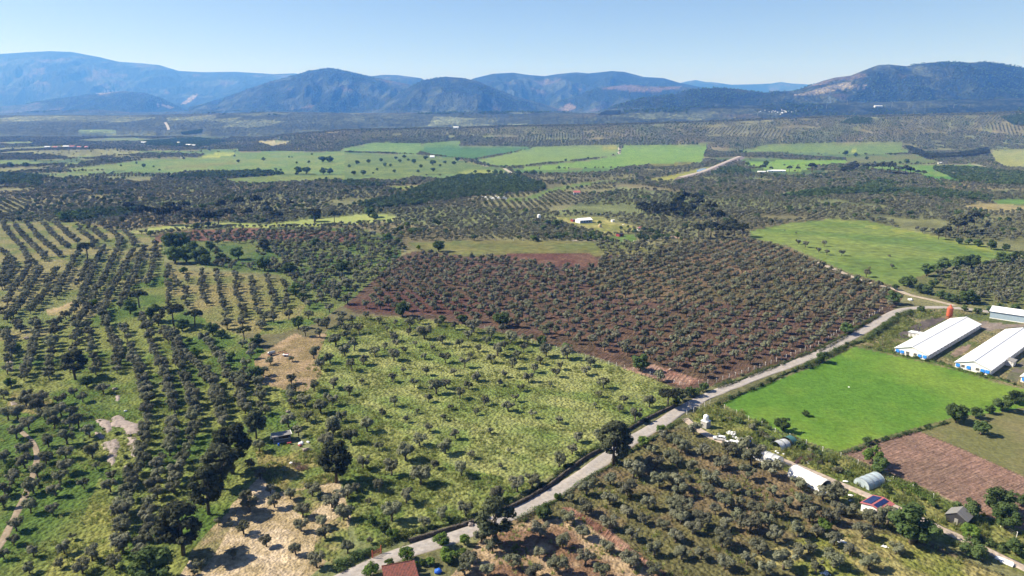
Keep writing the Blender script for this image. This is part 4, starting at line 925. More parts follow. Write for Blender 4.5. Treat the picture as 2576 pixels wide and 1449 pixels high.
put_list('oak', zD, [(1105, 840, 130), (1520, 940, 110), (1580, 960, 80), (1830, 1020, 105), (2130, 890, 100), (1830, 1260, 130), (1655, 1120, 70), (620, 1310, 90), (40, 950, 100), (1300, 910, 100), (1230, 340, 150), (1290, 310, 120), (1380, 350, 100), (1430, 430, 140), (1500, 340, 80), (1250, 430, 140), (1330, 420, 130), (1470, 440, 90), (1580, 420, 90), (1200, 300, 100), (1700, 400, 110), (2060, 510, 110), (1890, 480, 120), (2250, 130, 90), (930, 790, 120), (2110, 660, 110), (2440, 500, 110), (2250, 310, 80), (1330, 300, 70), (2160, 700, 80)], 'scattered through the left groves', 1., .82)
put_list('bright', zD, [(1400, 1100, 100), (1195, 590, 80), (1310, 500, 60), (1350, 1000, 60), (660, 740, 70), (80, 1310, 90), (120, 1060, 80), (450, 130, 90), (540, 110, 80)], 'scattered through the left groves', 1., .75)
put_list('oak', zW, [(60, 480, 70), (200, 430, 100), (330, 440, 90), (480, 410, 90), (640, 380, 110), (650, 460, 90), (760, 400, 90), (780, 470, 90), (870, 450, 90), (960, 470, 110), (1060, 480, 100), (1140, 490, 90), (320, 280, 120), (200, 250, 110), (470, 280, 70), (560, 350, 100), (150, 330, 110), (30, 260, 90), (1470, 370, 90), (1540, 460, 110), (1640, 470, 110), (1750, 470, 110), (1860, 440, 100), (1700, 370, 110), (1600, 340, 100), (1560, 400, 90), (1800, 390, 100), (1270, 310, 60), (1370, 280, 40), (960, 230, 70)], 'around the farm compound', .5, .8, 'trees around the farm compound')
# --- roadside and yard shrubs
def bushes(kind, z, pts, n, spread, wr, where, group):
    q = unproj(P(z, *pts))[:, :2]
    seg = np.linalg.norm(np.diff(q, axis=0), axis=1); s = np.r_[0, np.cumsum(seg)]
    for i in range(n):
        t = s[-1] * (i + random.random()) / n
        x = np.interp(t, s, q[:, 0]) + random.gauss(0, spread); y = np.interp(t, s, q[:, 1]) + random.gauss(0, spread)
        put(kind, np.array([x, y, float(height(x, y))]), random.uniform(*wr), where, random.uniform(.8, 1.25), group)
bushes('bush', zF, [(960, 1190), (1130, 1090), (1280, 1010), (1400, 985), (1500, 920), (1620, 830), (1690, 780)], 26, 1.2, (2.4, 4.), 'in the hedge between the road and the barn yard', 'shrubs along the road')
bushes('bush', zF, [(340, 1440), (500, 1370), (700, 1285), (850, 1210), (980, 1170)], 10, .5, (2., 2.9), 'in the low hedge along the bright field', 'shrubs along the road')
bushes('greybush', zF, [(330, 1310), (500, 1260), (620, 1210), (800, 1150), (960, 1080), (1100, 1030), (1230, 960), (1330, 900), (1480, 810)], 20, 1.2, (2., 3.4), 'on the verge between the red grove and the road', 'shrubs along the road')
bushes('oak', zF, [(20, 1440), (100, 1390), (200, 1370), (290, 1330)], 7, 1., (3, 4.4), 'on the verge between the red grove and the road', 'shrubs along the road')
bushes('bush', zC, [(240, 330), (400, 330), (520, 370), (640, 420), (760, 520), (1000, 520), (1120, 640), (1300, 720), (1560, 800), (1750, 850), (1880, 960)], 38, 2., (1.8, 3.4), 'on the weedy strip along the fence', 'shrubs on the strip of tunnels')
bushes('greybush', zC, [(500, 330), (560, 380), (700, 480), (960, 540), (1100, 640), (1280, 740), (1540, 800)], 16, 1.5, (2.2, 3.6), 'on the weedy strip along the fence', 'shrubs on the strip of tunnels')
bushes('bush', zB, [(300, 1230), (600, 1130), (860, 1080), (1040, 1040), (1250, 930), (1500, 800), (1750, 640), (1930, 540), (2080, 440), (2250, 330)], 16, .8, (1.6, 2.8), 'on the bank between the meadow and the road', 'shrubs along the road')
bushes('bush', zB, [(20, 1400), (120, 1360), (220, 1310), (330, 1270)], 9, .8, (1.8, 3.), 'above the road at the lower edge', 'shrubs along the road')
bushes('bright', zB, [(560, 1390), (700, 1370), (880, 1330), (980, 1250)], 9, 1., (1.8, 3.2), 'behind the red-roofed house', 'shrubs along the road')
bushes('bush', zB, [(1360, 1030), (1480, 960), (1700, 790), (1850, 700), (2150, 560), (2300, 460), (2420, 380), (2520, 330)], 18, 1., (1.6, 2.8), 'on the lower verge of the road', 'shrubs along the road')
bushes('bush', zC, [(1300, 570), (1500, 490), (1700, 430), (1900, 380), (2010, 350)], 14, .5, (1.6, 2.4), 'along the edge of the bright field', 'shrubs on the strip of tunnels')
bushes('bush', zY, [(240, 880), (500, 960), (800, 1010), (1000, 1060), (1200, 1130), (1500, 1200), (1700, 1240), (1900, 1310)], 26, .9, (1.4, 2.8), 'on the weedy edge below the barns', 'shrubs around the barns')
bushes('bush', zY, [(200, 700), (330, 600), (480, 540), (640, 430), (820, 400), (980, 380)], 16, 3., (1.4, 2.8), 'in the yard left of the barns', 'shrubs around the barns')
bushes('bush', zC, [(1950, 960), (2080, 1150), (2300, 1210), (2420, 1280), (2530, 1200)], 14, 2.5, (2., 3.4), 'around the grey hut', 'shrubs around the grey hut')
bushes('bush', zA, [(650, 420), (560, 560), (440, 560), (760, 280), (700, 320), (1000, 500), (900, 640)], 9, 2.2, (1.2, 2.4), 'around the pale rocks', 'shrubs around the pale rocks')
bushes('bright', zA, [(60, 540), (130, 620), (240, 660), (50, 720), (150, 880), (300, 830)], 12, 3., (1.4, 2.6), 'under the lower left grove', 'shrubs in the lower left grove')

# --- continuous hedges and overgrown banks, each one thing
def hedge(z, pts, w, h, mat, label, dens=26, leaf=.17):
    q = unproj(P(z, *pts))[:, :2]; r = np.random.default_rng(int(len(label) * 7 + q[0, 0] % 97))
    seg = np.linalg.norm(np.diff(q, axis=0), axis=1); s = np.r_[0, np.cumsum(seg)]
    n = int(s[-1] * dens * w)
    t = r.uniform(0, s[-1], n); x = np.interp(t, s, q[:, 0]); y = np.interp(t, s, q[:, 1])
    d = np.stack([np.interp(t + .5, s, q[:, 0]) - np.interp(t - .5, s, q[:, 0]), np.interp(t + .5, s, q[:, 1]) - np.interp(t - .5, s, q[:, 1])], 1)
    d /= np.linalg.norm(d, axis=1, keepdims=True) + 1e-9
    loc = .45 + 1.1 * fbm(t, t * 0 + 3, 3.5, 3, 2)
    loc = np.where(fbm(t, t * 0 + 9, 9., 3, 4) < .36, loc * .35, loc)
    a = r.uniform(0, math.pi, n); k = r.uniform(.55, 1.05, n)
    o = np.cos(a) * w * .5 * k * loc; zc = np.sin(a) * h * k * loc
    x2 = x - d[:, 1] * o + r.normal(0, .15, n); y2 = y + d[:, 0] * o + r.normal(0, .15, n)
    pos = np.stack([x2, y2, height(x2, y2) + zc], 1); c = pos.mean(0)
    nrm = np.stack([-d[:, 1] * np.cos(a), d[:, 0] * np.cos(a), np.sin(a) + .4], 1) + rdir(r, n) * .6
    v, f = leaf_cards(r, pos - c, nrm, leaf)
    T = thing('hedge', label, 'hedge', c, 0, 'hedges along the roads and fields')
    link('foliage', np_mesh('hedge_foliage', v, f, M[mat]), T)
hedge(zF, [(340, 1440), (500, 1372), (700, 1288), (850, 1212), (980, 1172)], 2.2, 1.8, 'scrub', 'green hedge between the road and the bright crop field')
hedge(zF, [(980, 1180), (1130, 1095), (1290, 1015), (1400, 985), (1520, 905), (1640, 815), (1740, 775)], 4.2, 2.4, 'oak', 'thick hedge between the road and the barn yard')
hedge(zF, [(330, 1320), (500, 1268), (620, 1216), (800, 1154), (960, 1086), (1100, 1040), (1230, 968), (1340, 896), (1500, 806)], 3., 1.5, 'scrub', 'overgrown verge between the post fence and the road')
hedge(zB, [(350, 1240), (600, 1140), (860, 1080), (1050, 1030), (1240, 940), (1400, 870), (1560, 780), (1700, 665), (1930, 520)], 2.6, 1.3, 'scrub', 'weedy bank on top of the long dry stone wall')
hedge(zB, [(2080, 425), (2250, 320), (2450, 225)], 2.4, 1.3, 'scrub', 'weedy bank above the short dry stone wall')
hedge(zB, [(20, 1400), (120, 1362), (220, 1312), (340, 1262)], 3., 1.8, 'oak', 'dark hedge above the road at the lower edge')
hedge(zC, [(1210, 585), (1330, 555), (1500, 495), (1700, 435), (1840, 405), (2010, 352)], 1.6, .9, 'scrub', 'low dark hedge between the bright field and the ploughed field')
hedge(zB, [(1330, 1060), (1480, 975), (1640, 900), (1780, 790), (1990, 670), (2150, 560), (2300, 470), (2520, 330)], 2., 1.1, 'scrub', 'grassy verge along the lower side of the road')
hedge(zY, [(240, 880), (500, 965), (800, 1015), (1000, 1065), (1200, 1135), (1500, 1205), (1700, 1250), (1960, 1330)], 2.2, 1., 'bright', 'yellow green weedy edge below the white barns')
hedge(zC, [(1560, 790), (1750, 850), (1900, 920)], 3.4, 2.2, 'bright', 'tall green reeds along the fence of the ploughed field')
# --- far scattered trees, each one still a tree of its own
put_list('oak', zM, [(120, 475, 40), (205, 462, 36), (300, 455, 36), (412, 436, 30), (475, 426, 34), (548, 468, 46), (440, 460, 36), (600, 500, 34), (690, 478, 54), (640, 440, 46), (782, 468, 32), (878, 452, 44), (850, 476, 40), (940, 464, 24), (1020, 463, 16), (95, 552, 44), (165, 556, 54), (270, 520, 26), (400, 536, 36), (580, 536, 30), (240, 545, 20), (60, 498, 30), (1010, 540, 32), (1110, 538, 36), (1162, 550, 48), (1204, 550, 40), (1330, 548, 42), (1450, 556, 60), (1395, 552, 40), (1505, 556, 40), (1600, 560, 30), (330, 490, 40), (372, 490, 30), (745, 490, 24), (690, 530, 40), (505, 448, 26), (2190, 500, 24), (1680, 505, 14), (1715, 506, 14)], 'on the far pasture', 1.89 * .5 * .945, .8, 'scattered trees on the far pastures')
put_list('oak', zR, [(488, 486, 40), (628, 486, 46), (1226, 406, 46), (1304, 416, 36), (1388, 438, 32), (436, 390, 36), (476, 388, 20), (1380, 402, 22), (1568, 404, 26), (1602, 405, 26), (1690, 470, 54), (1448, 468, 22), (1410, 470, 20), (1512, 472, 28), (1640, 470, 26), (1770, 472, 28), (766, 484, 18)], 'among the far right fields', .945, .8, 'scattered trees on the far pastures')
put_list('pine', zR, [(1772, 560, 38), (1816, 568, 42), (604, 530, 46), (666, 528, 30), (804, 534, 40), (868, 534, 34), (975, 532, 60), (1380, 530, 50), (1432, 524, 40), (1500, 545, 80), (1560, 550, 70), (1625, 555, 60), (1680, 555, 60), (1715, 555, 50)], 'among the far right fields', .945, 1., 'far pines by the green fields')
put_list('oak', zL, [(80, 496, 52), (196, 496, 46), (34, 488, 30), (914, 490, 18), (1030, 470, 18), (1988, 445, 34), (1770, 416, 18), (1800, 460, 32), (2182, 424, 16), (2204, 424, 14), (2354, 404, 18), (1204, 522, 20), (1085, 498, 36), (1388, 436, 22), (1160, 498, 18), (2250, 548, 70), (2310, 548, 70), (2440, 548, 60), (2490, 548, 60), (2080, 520, 26), (2120, 525, 24), (2430, 460, 60), (2490, 458, 60), (2330, 465, 30), (2240, 470, 22)], 'on the far left pasture', .945, .8, 'scattered trees on the far pastures')

# ------------------------------------------------------------------ a planted mass: one object that repeats a few models
def mass(name, pts, rot, scl, var, meshes, label):
    src = bpy.data.collections.new(name + '_models')
    for i, me in enumerate(meshes):
        o = bpy.data.objects.new('%s_model_%03d' % (name, i), me); src.objects.link(o)
    me = bpy.data.meshes.new(name)
    n = len(pts); me.vertices.add(n); me.vertices.foreach_set('co', np.ascontiguousarray(pts, np.float32).ravel())
    for nm, ty, key, val in (('turn', 'FLOAT_VECTOR', 'vector', rot), ('size', 'FLOAT_VECTOR', 'vector', scl), ('pick', 'INT', 'value', var)):
        a = me.attributes.new(nm, ty, 'POINT')
        a.data.foreach_set(key, np.ascontiguousarray(val, np.int32 if ty == 'INT' else np.float32).ravel())
    o = link(name, me); tag(o, label, None, None, 'stuff')
    g = bpy.data.node_groups.new(name + '_planting', 'GeometryNodeTree')
    g.interface.new_socket('Geometry', in_out='INPUT', socket_type='NodeSocketGeometry')
    g.interface.new_socket('Geometry', in_out='OUTPUT', socket_type='NodeSocketGeometry')
    gi = g.nodes.new('NodeGroupInput'); go = g.nodes.new('NodeGroupOutput')
    ip = g.nodes.new('GeometryNodeInstanceOnPoints'); ci = g.nodes.new('GeometryNodeCollectionInfo')
    ci.inputs['Collection'].default_value = src
    ci.inputs['Separate Children'].default_value = True; ci.inputs['Reset Children'].default_value = True
    ip.inputs['Pick Instance'].default_value = True
    def att(nm, ty):
        k = g.nodes.new('GeometryNodeInputNamedAttribute'); k.data_type = ty; k.inputs['Name'].default_value = nm
        return k.outputs['Attribute']
    L = g.links.new
    L(gi.outputs[0], ip.inputs['Points']); L(ci.outputs[0], ip.inputs['Instance'])
    L(att('pick', 'INT'), ip.inputs['Instance Index'])
    L(att('turn', 'FLOAT_VECTOR'), ip.inputs['Rotation']); L(att('size', 'FLOAT_VECTOR'), ip.inputs['Scale'])
    L(ip.outputs[0], go.inputs[0])
    md = o.modifiers.new('planting', 'NODES'); md.node_group = g
    return o

# ------------------------------------------------------------------ labels that point at one tree
LM = [(zU(450, 770), 'the wooden hut'), (zA(860, 480), 'the pale rock outcrop'), (zV(560, 1060), 'the red-roofed house'), (zT(455, 330), 'the white water tank'),
      (zT(1480, 890), 'the white tunnel'), (zT(1080, 690), 'the clear plastic tunnel'), (zS(770, 520), 'the solar cabin'), (zS(1790, 620), 'the grey hut'),
      (zY(420, 910), 'the left white barn'), (zY(1150, 1090), 'the right white barn'), (zY(1050, 480), 'the orange silo'), (zX(500, 700), 'the tanker trailer'),
      (zA(2400, 785), 'the bare-trunked pine'), (zB(2020, 660), 'the pine above the road'), (zB(1180, 1215), 'the large lower road pine'),
      (zA(1310, 1300), 'the tallest lower-left pine'), (zW(720, 190), 'the white farm building'), (zE(2215, 1195), 'the round fence tree'),
      (zD(625, 405), 'the twisted dark pine'), (zD(1310, 880), 'the two dark pines'), (zA(600, 1060), 'the yellow-green clearing'),
      (zC(1370, 500), 'the small field-corner tree'), (zB(1300, 560), 'the middle of the meadow'), (zA(300, 700), 'the dirt path bend'), (zD(2385, 150), 'the rightmost umbrella pine'), (zE(775, 345), 'the lone fallow field tree'), (zF(1600, 722), 'the oak at the road bend'), (zM(686, 424), 'the white pasture tent'), (zR(430, 424), 'the far dam end'), (zR(705, 532), 'the long white roof'), (zL(1640, 400), 'the yellow far field'), (zM(1240, 505), 'the far lane corner'), (zR(1226, 400), 'the big far hedge tree')]
LMP = unproj([a for a, _ in LM])
ORD = 'first second third fourth fifth sixth seventh eighth ninth tenth eleventh twelfth'.split() + ['%dth' % i for i in range(13, 80)]
SECT = ['right of', 'behind and right of', 'behind', 'behind and left of', 'left of', 'below and left of', 'in front of', 'below and right of']
WORD = dict(olive='grey-green olive tree', oak='dark green tree', bright='fresh green tree', pine='dark pine', tallpine='tall dark pine', bush='green shrub', greybush='greyish shrub')
def label_all(ts):
    bins = {}
    for t in ts:
        d = np.linalg.norm(LMP[:, :2] - t['p'][None, :2], axis=1); i = int(np.argmin(d))
        v = t['p'][:2] - LMP[i, :2]
        s = int(round(math.atan2(v[1], v[0]) / (math.pi / 4))) % 8
        t['d'] = d[i]
        bins.setdefault((WORD[t['k']], i, s), []).append(t)
    for (w, i, s), l in bins.items():
        l.sort(key=lambda t: t['d'])
        if l[0]['d'] < 3.0 and l[0]['k'] in ('pine', 'tallpine', 'oak'):
            l[0]['self'] = True
        for n, t in enumerate(l):
            size = 'small ' if t['rel'] < .68 else ('large ' if t['rel'] > 1.35 else '')
            lab = '%s%s %s, %s %s %s' % (size, w, t['where'], ORD[n] + ('' if n == 0 else ''), SECT[s], LM[i][1])
            if len(lab.split()) > 16: lab = '%s%s, %s %s %s' % (size, w, ORD[n] + ('' if n == 0 else ''), SECT[s], LM[i][1])
            if t.get('self'):
                tree = any(q in LM[i][1] for q in ('pine', 'tree', 'oak'))
                lab = '%s, %s' % (LM[i][1][4:], t['where']) if tree else '%s standing right beside %s' % (w, LM[i][1])
            t['label'] = lab
NATURAL = dict(olive=4.4, oak=5, bright=4.6, pine=5.5, tallpine=7, bush=2.6, greybush=2.6)
def off_paths(t):
    return all(((pth - t['p'][None, :2]) ** 2).sum(1).min() > (wd / 2 + (-.6 if t['k'] == 'bright' else .6)) ** 2 for pth, wd in PATHS[:4])
TREES = [t for t in TREES if t['k'] not in ('bush', 'greybush', 'olive', 'bright') or t['p'][1] > 500 or off_paths(t)]
for t in TREES:
    px, py, dep = proj(t['p'][0], t['p'][1], t['p'][2] + 1.5)
    t['px'], t['py'], t['dep'] = float(px), float(py), float(dep)
    t['rel'] = t['w'] / NATURAL[t['k']]
    t['in'] = -25 < px < 2601 and py < 1480
ol = [t for t in TREES if t['k'] == 'olive']
seen = sorted([t for t in ol if t['in']], key=lambda t: -t['w'] / t['dep'])
single = seen[:298]; ids = {id(t) for t in single}
mass_ol = [t for t in ol if id(t) not in ids]
others = [t for t in TREES if t['k'] != 'olive']
single += others
label_all(single)
labs = {}
for t in single:
    labs.setdefault(t['label'], []).append(t)
far_models = {}
GROUP = dict(olive_tree='olive trees of the groves', broadleaf_tree='broadleaf trees between the fields', pine_tree='pine trees', shrub='shrubs')
for n_, t in enumerate(single):
    k = t['k']; kd = K[k]; s = t['w'] / WID[kd.kind]
    nm = NAMES[k]; i = random.randrange(len(kd.hi))
    sc = (s, s * random.uniform(.92, 1.08), s * t['h'])
    rz = random.uniform(0, 6.283)
    if t['dep'] > 620 or (nm == 'shrub' and t['dep'] > 330):
        if k not in far_models: far_models[k] = kd.simple(420, .42, 5) if kd.kind != 'bush' else kd.simple(160, .3, 5)
        o = link(nm, random.choice(far_models[k])); o.location = t['p']; o.rotation_euler = (0, 0, rz); o.scale = sc
    else:
        o = thing(nm, None, None, t['p'], rz, None, sc)
        link('crown', kd.hi[i][0], o)
        link('stems' if nm == 'shrub' else 'trunk', kd.hi[i][1], o)
    tag(o, t['label'], CATS[nm], t['g'] or GROUP[nm])

# ------------------------------------------------------------------ the many other trees: one mass per kind
# orchard plots filling the valley between the fields
lat = []
for c in range(len(CELL)):
    cy = CELL[c, 1]; rad = 95 + cy * .075
    f = 1.0 if cy < 1300 else (1.2 if cy < 2500 else 1.5)
    g = CELL_S[c] * f; n = int(rad / g) + 1
    i, j = np.meshgrid(np.arange(-n, n + 1), np.arange(-n, n + 1))
    jit = .5 + 1.6 * (CELL_C[c, 2] > .4)
    gx = i.ravel() * g * (1.15 if CELL_C[c, 2] < .4 else 1.); gy = j.ravel() * g * (.8 if CELL_C[c, 2] < .4 else 1.); a = CELL_A[c]
    x = CELL[c, 0] + gx * math.cos(a) - gy * math.sin(a) + rng.normal(0, jit, gx.shape)
    y = CELL[c, 1] + gx * math.sin(a) + gy * math.cos(a) + rng.normal(0, jit, gx.shape)
    lat.append(np.stack([x, y, np.full(len(x), c)], 1))
lat = np.concatenate(lat)
u = lat[:, 0] / np.maximum(lat[:, 1], 1)
lat = lat[(lat[:, 1] > 420) & (lat[:, 1] < 3350) & (np.abs(u) < .86)]
lat = lat[nearest_cell(lat[:, 0], lat[:, 1]) == lat[:, 2].astype(int)]
z = height(lat[:, 0], lat[:, 1]); px, py, dp = proj(lat[:, 0], lat[:, 1], z)
zi = zone_at(px, py, lat[:, 1])
gap = fbm(lat[:, 0], lat[:, 1], 70, 3, 5)
ok = (~FIELD_CELL[lat[:, 2].astype(int)] | (rng.random(len(lat)) < .03)) & (zi < 0) & (py < 606) & (rng.random(len(lat)) > .06) & (gap < .7)
orch = np.column_stack([lat[ok, :2], z[ok]]); orch_c = lat[ok, 2].astype(int)
# broadleaf woods
def fill(poly, gap):
    q = unproj(poly)[:, :2]; x0, y0 = q.min(0); x1, y1 = q.max(0)
    gx, gy = np.meshgrid(np.arange(x0, x1, gap), np.arange(y0, y1, gap)); gx = gx.ravel() + rng.normal(0, gap * .35, gx.size); gy = gy.ravel() + rng.normal(0, gap * .35, gy.size)
    gz = height(gx, gy); a, b, _ = proj(gx, gy, gz); m = inpoly(a, b, poly)
    return np.stack([gx[m], gy[m], gz[m]], 1)
WOODS = [[(985, 498), (1100, 458), (1180, 452), (1330, 462), (1372, 476), (1290, 488), (1180, 498), (1060, 518), (930, 528), (890, 518)],
         P(zR, (1890, 515), (1990, 492), (2250, 510), (2576, 545), (2800, 560), (2800, 650), (2576, 640), (2420, 640), (2080, 605), (2000, 560)),
         P(zR, (1590, 680), (1700, 660), (2000, 680), (2340, 730), (2300, 755), (1950, 735), (1700, 700)), P(zR, (720, 725), (1000, 672), (1400, 660), (1600, 682), (1300, 705), (900, 735)),
         P(zR, (2400, 120), (2576, 95), (2800, 95), (2800, 190), (2500, 180)), P(zL, (-60, 545), (320, 562), (300, 640), (-60, 625)),
         P(zL, (1230, 585), (1500, 545), (1960, 522), (2160, 548), (1950, 568), (1700, 578)), P(zD, (380, 95), (700, 50), (960, 50), (930, 100), (500, 140)),
         P(zL, (1080, 300), (1500, 275), (1720, 300), (1500, 345), (1100, 330)), P(zL, (1360, 235), (1530, 212), (1520, 240), (1380, 250)),
         P(zR, (1180, 165), (1300, 120), (1430, 130), (1420, 170)), P(zM, (-20, 620), (60, 600), (330, 630), (300, 655), (60, 650)), P(zM, (630, 640), (900, 560), (1300, 555), (1560, 640), (1480, 690), (900, 680)),
         P(zR, (215, 560), (260, 520), (420, 500), (520, 530), (440, 555))]
WOODS.append(P(zR, (1310, 640), (1440, 610), (1590, 605), (1620, 680), (1350, 690)))
WOOD_DARK = [P(zR, (1670, 345), (1730, 350), (1860, 410), (2100, 400), (2300, 360), (2310, 400), (2100, 425), (1850, 440), (1740, 395)),
             P(zM, (1930, 105), (2000, 78), (2110, 75), (2100, 100)), P(zR, (1180, 540), (1300, 475), (1330, 500), (1260, 540)), P(zE, (2160, 40), (2536, 30), (2536, 110), (2200, 70))]
wood = np.concatenate([fill(p, 6.3) for p in WOODS]); dark = np.concatenate([fill(p, 6.5) for p in WOOD_DARK])
# some of the plots carry dark trees along their borders
pick = rng.random(len(orch))
is_oak = (pick < .035) | ((pick < .25) & (fbm(orch[:, 0], orch[:, 1], 45, 3, 2) > .66))
wood = np.concatenate([wood, orch[is_oak]]); orch = orch[~is_oak]; orch_c = orch_c[~is_oak]
mp = np.array([t['p'] for t in mass_ol]); mw = np.array([t['w'] for t in mass_ol]); mh = np.array([t['h'] for t in mass_ol])
op = np.concatenate([mp, orch]); d = op[:, 1]
ow = np.concatenate([mw / 3.75, rng.uniform(.78, 1.2, len(orch)) * np.where(orch[:, 1] > 3000, 1.6, np.where(orch[:, 1] > 1300, 1.1, 1.0))])
oh = np.concatenate([mh, rng.uniform(.85, 1.1, len(orch))])
def rotz(n): return np.column_stack([np.zeros(n), np.zeros(n), rng.uniform(0, 6.283, n)])
lod = [K['olive'].simple(700, .25, 6), K['olive'].simple(200, .42, 6), K['olive'].simple(70, .75, 6)]
lv = np.where(d < 480, 0, np.where(d < 1100, 1, 2))
mass('olive_grove', op, rotz(len(op)), np.column_stack([ow, ow, ow * oh]), lv * 6 + rng.integers(0, 6, len(op)), lod[0] + lod[1] + lod[2], 'grey green olive groves filling the valley beyond the nearer trees')
ws = rng.uniform(1., 1.75, len(wood))
olod = [K['oak'].simple(260, .42, 6), K['oak'].simple(80, .8, 6)]
mass('woodland', wood, rotz(len(wood)), np.column_stack([ws, ws, ws * rng.uniform(.75, 1.05, len(ws))]), np.where(wood[:, 1] < 1100, 0, 6) + rng.integers(0, 6, len(wood)), olod[0] + olod[1], 'dark green broadleaf woods among the far groves')
ds = rng.uniform(1.1, 1.9, len(dark))
mass('pine_wood', dark, rotz(len(dark)), np.column_stack([ds, ds, ds]), rng.integers(0, 6, len(dark)), K['pine'].simple(110, .7, 6), 'dark pine stands on the far right')
# forest on the hills
n = 80000
y = 3300 + (9500 - 3300) * rng.random(n) ** .9; x = rng.uniform(-.84, .84, n) * y
nf = fbm(x, y, 420, 5, 1) * .7 + fbm(x, y, 90, 4, 4) * .3
hz = height(x, y); px, py, dp = proj(x, y, hz)
rise = hz - base_z(y)
m = (nf < np.where(y < 4900, .45, .49)) & (zone_at(px, py, y) < 0) & (rise > 75)
hp = np.stack([x[m], y[m], hz[m] - .5], 1)
hs = rng.uniform(1.6, 2.9, len(hp))
mass('hill_forest', hp, rotz(len(hp)), np.column_stack([hs, hs, hs]), rng.integers(0, 6, len(hp)), K['oak'].simple(36, 1.0, 6), 'forest covering the hills')

# ------------------------------------------------------------------ tall grass and weeds
def tuft(r, n=14, h=.75, spread=.55):
    V = []; F = []
    for i in range(n):
        a = r.uniform(0, 6.283); q = r.uniform(0, spread); x, y = q * math.cos(a), q * math.sin(a)
        b = r.uniform(0, 6.283); l = r.uniform(.1, .45) * h; hh = h * r.uniform(.55, 1.15); w = .07
        t = b + 1.57
        V += [(x - w * math.cos(t), y - w * math.sin(t), -.05), (x + w * math.cos(t), y + w * math.sin(t), -.05), (x + l * math.cos(b) + w * .4, y + l * math.sin(b), hh), (x + l * math.cos(b) - w * .4, y + l * math.sin(b), hh * .97)]
        F.append((4 * i, 4 * i + 1, 4 * i + 2, 4 * i + 3))
    return np_mesh('tuft', np.array(V), np.array(F), M['blade'])
tr = np.random.default_rng(8)
tufts = [tuft(tr) for _ in range(6)]
def sow(poly, density, thresh, size, hmul=1., nk=3):
    q = unproj(poly)[:, :2]; x0, y0 = q.min(0); x1, y1 = q.max(0)
    n = int((x1 - x0) * (y1 - y0) * density)
    x = rng.uniform(x0, x1, n); y = rng.uniform(y0, y1, n)
    keep = fbm(x, y, size, 4, nk) > thresh
    x = x[keep]; y = y[keep]; zz_ = height(x, y); a, b, _ = proj(x, y, zz_)
    m = inpoly(a, b, poly) & (a > -60) & (a < 2640) & (b < 1500)
    s = rng.uniform(.7, 1.5, m.sum())
    return np.column_stack([x[m], y[m], zz_[m], s, s * hmul])
MEADOW = [z for z in ZONES if z['obj'] == 'meadow']
G = [sow(MEADOW[0]['poly'], .6, .53, 9, .7), sow(MEADOW[1]['poly'], .7, .5, 7, .8), sow(MEADOW[2]['poly'], .6, .52, 7, .8)]
G.append(sow([(640, 1130), (700, 1140), (780, 1130), (840, 1180), (850, 1212), (760, 1228), (700, 1238), (655, 1200)], 1.2, .5, 6))
G.append(sow([(-60, 940), (420, 860), (640, 960), (640, 1130), (540, 1240), (440, 1449), (-60, 1449)], .55, .52, 9, .8))
G.append(sow([(1735, 1045), (1800, 1010), (1870, 1035), (2010, 1105), (2110, 1140), (2240, 1195), (2360, 1250), (2440, 1285), (2576, 1330), (2576, 1440), (2420, 1380), (2260, 1320), (2060, 1232), (1900, 1138), (1760, 1085)], 1.1, .48, 6, 1.3))
G.append(sow([(1215, 1350), (1420, 1225), (1620, 1085), (1800, 1110), (2075, 1240), (2420, 1400), (2576, 1449), (1100, 1449)], .35, .56, 8, .7))
G.append(sow([(2150, 868), (2230, 800), (2290, 772), (2400, 775), (2300, 840), (2260, 893)], 1., .5, 6, 1.1))
G = np.concatenate(G)
keep = np.ones(len(G), bool)
for pth, wd in PATHS[:4]:
    for i in range(0, len(G), 5000):
        dd = np.min((G[i:i + 5000, None, 0] - pth[None, :, 0]) ** 2 + (G[i:i + 5000, None, 1] - pth[None, :, 1]) ** 2, axis=1); keep[i:i + 5000] &= dd > (wd / 2 + 1.2) ** 2
G = G[keep]
mass('tall_grass', G[:, :3], rotz(len(G)), np.column_stack([G[:, 3], G[:, 3], G[:, 4]]), rng.integers(0, 6, len(G)), tufts, 'tall green and yellow grass in the meadow and along the fences')
print('trees', len(TREES), 'single', len(single), 'olive mass', len(op), 'wood', len(wood), 'dark', len(dark), 'hill', len(hp), 'grass', len(G))
